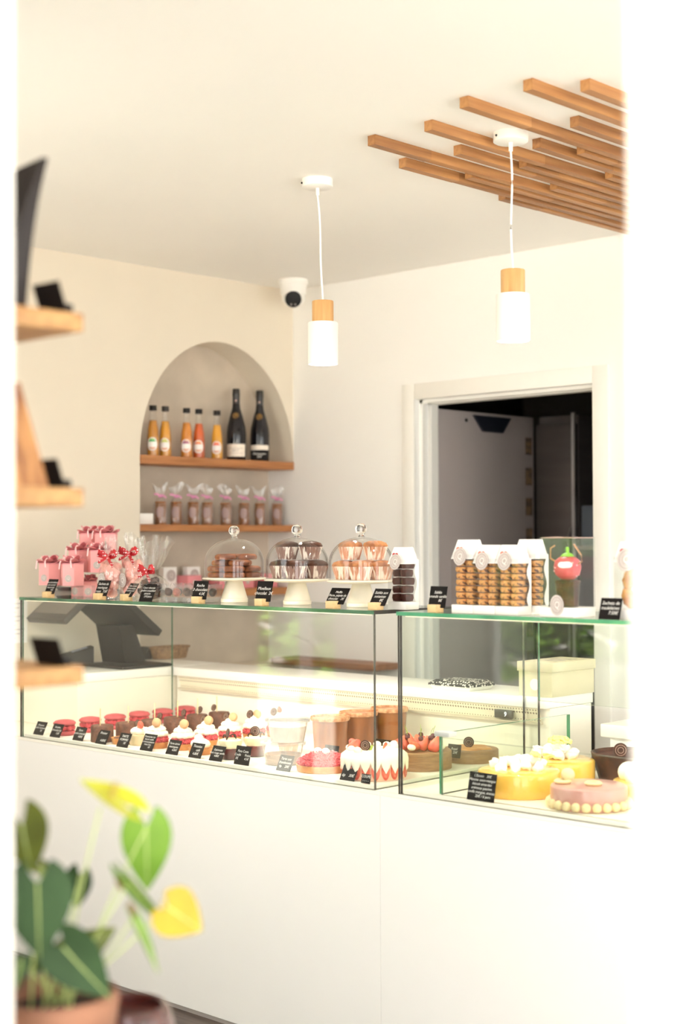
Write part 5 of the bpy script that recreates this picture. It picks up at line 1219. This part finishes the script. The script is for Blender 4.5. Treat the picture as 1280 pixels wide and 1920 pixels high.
# ---------------------------------------------------------------- plants on the window ledge
b = MB(); b.box(-2.6, -1.40, 1.001, 1.52, 0.0, 0.66); struct('trim_1', b, TRIMW)
pc = far(104, 1858, 2.0); PZ = pc.z
t = thing('terracotta_pot', 'brown terracotta pot of the anthurium at the bottom left', 'pot', (pc.x, pc.y, 0.6603))
PX, PY = pc.x, pc.y; ph = PZ-0.66
TERRA = mat('terracotta', '#8f6249', 0.75, col2='#6b4632', scale=9, bump=0.1, stretch=(1, 1, 3))
b = MB(); b.lathe([(0, 0), (0.062, 0), (0.070, 0.02), (0.083, ph-0.03), (0.086, ph-0.012), (0.083, ph-0.002), (0.079, ph), (0.075, ph-0.004), (0.073, ph-0.04), (0, ph-0.04)], 48); b.build('pot_body', TERRA, t, ang=60)
b = MB(); b.lathe([(0, ph-0.0395), (0.072, ph-0.0395), (0.065, ph-0.025), (0, ph-0.020)], 32); b.build('soil', mat('dark_soil', '#3a2c22', 0.9, col2='#221812', scale=60, bump=0.8), t)
p2 = far(240, 1882, 2.25)
t = thing('maroon_pot', 'dark maroon glazed pot beside the terracotta pot', 'pot', (p2.x, p2.y, 0.6603))
h2 = p2.z-0.66
b = MB(); b.lathe([(0, 0), (0.05, 0), (0.066, 0.03), (0.070, h2*0.6), (0.063, h2*0.92), (0.055, h2), (0.051, h2-0.003), (0.055, h2*0.85), (0, h2*0.7)], 40); b.build('pot_body', mat('maroon_glaze', '#5a2b26', 0.25, col2='#391915', scale=14, coat=0.6), t, ang=60)

pl = thing('anthurium_plant', 'anthurium with green heart-shaped leaves and yellow spathes in the terracotta pot', 'plant', (PX, PY, PZ-0.02))
base = Vector((PX, PY, PZ-0.02))
LG = mat('dark_green_leaf', '#3f5a36', 0.5, col2='#32482a', scale=10, spec=0.2)
LO = mat('olive_leaf', '#76802f', 0.4, col2='#585f28', scale=14)
LL = mat('bright_green_leaf', '#7fa63a', 0.4, col2='#6b9230', scale=10, spec=0.25)
LM = mat('mid_green_leaf', '#638726', 0.4, col2='#5f7f2b', scale=12)
SPY = mat('yellow_spathe', '#bfa538', 0.4, col2='#aa9032', scale=18, spec=0.25)
SPL = mat('lime_yellow_spathe', '#c4c838', 0.4, col2='#b5ac34', scale=18, spec=0.25)
STM = mat('pale_green_stem', '#bccb7c', 0.5)
STD = mat('brown_bud', '#6a4b32', 0.6)
for mm in (LG, LO, LL, LM, SPY, SPL):                    # thin leaves let some light through
    nt = mm.node_tree; bs = nt.nodes['Principled BSDF']; out = nt.nodes['Material Output']
    trn = nt.nodes.new('ShaderNodeBsdfTranslucent'); ad = nt.nodes.new('ShaderNodeMixShader'); ad.inputs[0].default_value = 0.3
    src = bs.inputs['Base Color'].links[0].from_socket; nt.links.new(src, trn.inputs['Color'])
    nt.links.new(bs.outputs[0], ad.inputs[1]); nt.links.new(trn.outputs[0], ad.inputs[2]); nt.links.new(ad.outputs[0], out.inputs['Surface'])
def leaf(name, notch, tip, w, dep, m_, dtip=0.0, roll=0.0, cup=0.15, lobes=0.28, curl=0.1):
    """heart-shaped blade from its notch to its tip, w = width over length"""
    dep += 0.15; A = far(*notch, dep); B = far(*tip, dep+dtip); ax = B-A; L = ax.length; ax.normalize()
    nrm = (EYE-A).normalized(); sd = ax.cross(nrm).normalized(); nrm = sd.cross(ax)
    q = Matrix.Rotation(roll, 3, ax); sd = q @ sd; nrm = q @ nrm
    n, mm2 = 18, 6; vs = []; idx = {}
    for i in range(n+1):
        u = i/n                                            # along: from lobe tops to the tip
        y = -lobes+(1+lobes)*u
        hwid = w*0.5*(math.sin(PI*min(1, (u*0.94+0.06))**0.72))**0.85*(1-0.10*u)
        gap = max(0.0, -y/lobes)**0.7*0.34*w*0.5 if y < 0 else 0.0
        for s in (-1, 1):
            for j in range(mm2+1):
                v = j/mm2; xx = s*(gap+(max(hwid, gap+0.001)-gap)*v)
                zz = cup*(abs(xx)/(w*0.5))**1.5*w*0.5*0.8-curl*u*u+0.012*math.sin(9*u+3*abs(xx)/w)*abs(xx)/w
                idx[(i, s, j)] = len(vs); P = A+ax*(y*L)+sd*(xx*L)+nrm*(zz*L); vs.append(P-base)
    fs = []
    for i in range(n):
        for s in (-1, 1):
            for j in range(mm2):
                f = (idx[(i, s, j)], idx[(i, s, j+1)], idx[(i+1, s, j+1)], idx[(i+1, s, j)])
                fs.append(f if s > 0 else f[::-1])
    b = MB(); b.faces(vs, fs)
    bmesh.ops.remove_doubles(b.bm, verts=b.bm.verts[:], dist=0.0002)
    bmesh.ops.solidify(b.bm, geom=b.bm.faces[:], thickness=0.0008)
    o = b.build(name, m_, pl, ang=60)
    vb = MB(); vb.tube([A+ax*(L*u)+nrm*(L*(0.004-curl*u*u))-base for u in [k/8 for k in range(9)]], [0.0009*(1-0.8*k/8)+0.0002 for k in range(9)], 6); vb.build('midrib', STM, o)
    return A
def stem(name, p0, p1, d0, d1, r, m_, bow=0.0):
    if p0 is None: r *= 0.62
    d0 += 0.15; d1 += 0.15
    a = far(*p0, d0) if p0 else base+Vector((rnd.uniform(-1, 1)*0.030, rnd.uniform(-1, 1)*0.030, -0.015)); c = far(*p1, d1)
    pts = [a.lerp(c, u)-base+Vector((bow*math.sin(PI*u), 0, 0)) for u in [k/12 for k in range(13)]]
    b = MB(); b.tube(pts, r, 8); return b.build(name, m_, pl)
leaf('leaf', (70, 1655), (74, 1802), 0.93, 1.74, LG, cup=0.10)
leaf('leaf', (40, 1545), (58, 1640), 1.15, 1.80, LO, roll=0.4, lobes=0.45)
leaf('leaf', (274, 1548), (276, 1674), 0.78, 1.92, LL, cup=0.22)
leaf('leaf', (238, 1648), (328, 1762), 0.28, 1.86, LM, roll=0.9, cup=0.5)
leaf('leaf', (253, 1722), (305, 1822), 0.26, 1.80, LM, roll=-0.8, cup=0.4)
leaf('leaf', (128, 1785), (218, 1752), 0.85, 1.86, LO, roll=0.5, cup=0.5, curl=0.25)
leaf('leaf', (118, 1775), (205, 1875), 0.85, 1.78, LG, roll=0.3, cup=0.2)
leaf('leaf', (150, 1640), (140, 1705), 0.9, 1.95, LG, roll=0.5)
leaf('leaf', (75, 1622), (92, 1650), 0.9, 1.92, LO, roll=0.3)
leaf('leaf', (40, 1800), (30, 1860), 0.7, 1.76, LG, roll=-0.5)
leaf('leaf', (100, 1775), (60, 1830), 0.8, 1.90, LG, roll=-0.3)
leaf('spathe', (312, 1700), (380, 1745), 1.25, 1.84, SPY, roll=-0.15, cup=0.12, lobes=0.22)
leaf('spathe', (226, 1506), (148, 1464), 1.0, 1.84, SPL, roll=1.0, cup=0.30, lobes=0.62, curl=-0.05)
stem('spadix', (206, 1500), (218, 1468), 1.84, 1.84, 0.0035, mat('yellow_brown_spadix', '#a08a3c', 0.5))
stem('spadix', (308, 1705), (304, 1690), 1.83, 1.83, 0.003, mat('yellow_brown_spadix', '#a08a3c'))
stem('bud', (252, 1716), (242, 1694), 1.80, 1.80, 0.0035, STD)
stem('bud', (228, 1668), (218, 1648), 1.86, 1.86, 0.0028, STD)
for p0, p1, d, r, bw in ((None, (188, 1514), 1.84, 0.0022, -0.01), (None, (274, 1552), 1.92, 0.0022, -0.01), (None, (236, 1662), 1.86, 0.002, 0.0), (None, (71, 1658), 1.75, 0.0028, 0), (None, (42, 1548), 1.80, 0.0024, -0.01),
                         (None, (310, 1702), 1.85, 0.002, 0.01), (None, (250, 1720), 1.81, 0.002, 0.01), (None, (130, 1785), 1.86, 0.0026, 0), (None, (120, 1776), 1.80, 0.0026, 0), (None, (150, 1642), 1.95, 0.002, 0), (None, (76, 1624), 1.92, 0.002, 0), (None, (40, 1800), 1.78, 0.002, 0), (None, (100, 1776), 1.88, 0.003, 0)):
    stem('stem', p0, p1, d, d, r, STM, bw)

# ---------------------------------------------------------------- greenery outside, mirrored in the case glass
FOL = mat('garden_foliage', '#67902e', 0.7, col2='#93b84e', scale=6)
def bush(label, loc, rx, ry, h, n=1500):
    t = thing('garden_hedge', label, 'hedge', loc)
    b = MB()
    for i in range(n):
        c = Vector((rnd.uniform(-rx, rx), rnd.uniform(-ry, ry), rnd.uniform(0, h))); s = rnd.uniform(0.10, 0.2)
        M = T(*c) @ R(rnd.uniform(0, 6), 'Z') @ R(rnd.uniform(-1.2, 1.2), 'X') @ Sc(s, s, s)
        b.faces([(-1, 0, 0), (0, -0.45, 0.1), (1, 0, 0), (0, 0.45, 0.1)], [(0, 1, 2, 3)], 0, M)
    b.build('foliage', FOL, t)
    b = MB(); b.box(-rx, rx, -ry, ry, -0.46, 0.02, bev=0.01); b.build('planter', mat('pale_planter', '#d9d4ca', 0.8), t)
bush('planted hedge beside the glazed side door, mirrored in the pastry case', (-7.6, -1.9, 0.44), 1.2, 0.9, 1.9)
bush('planted hedge across from the shop window, mirrored in the cake case', (-7.0, -4.6, 0.44), 1.6, 0.6, 1.7)
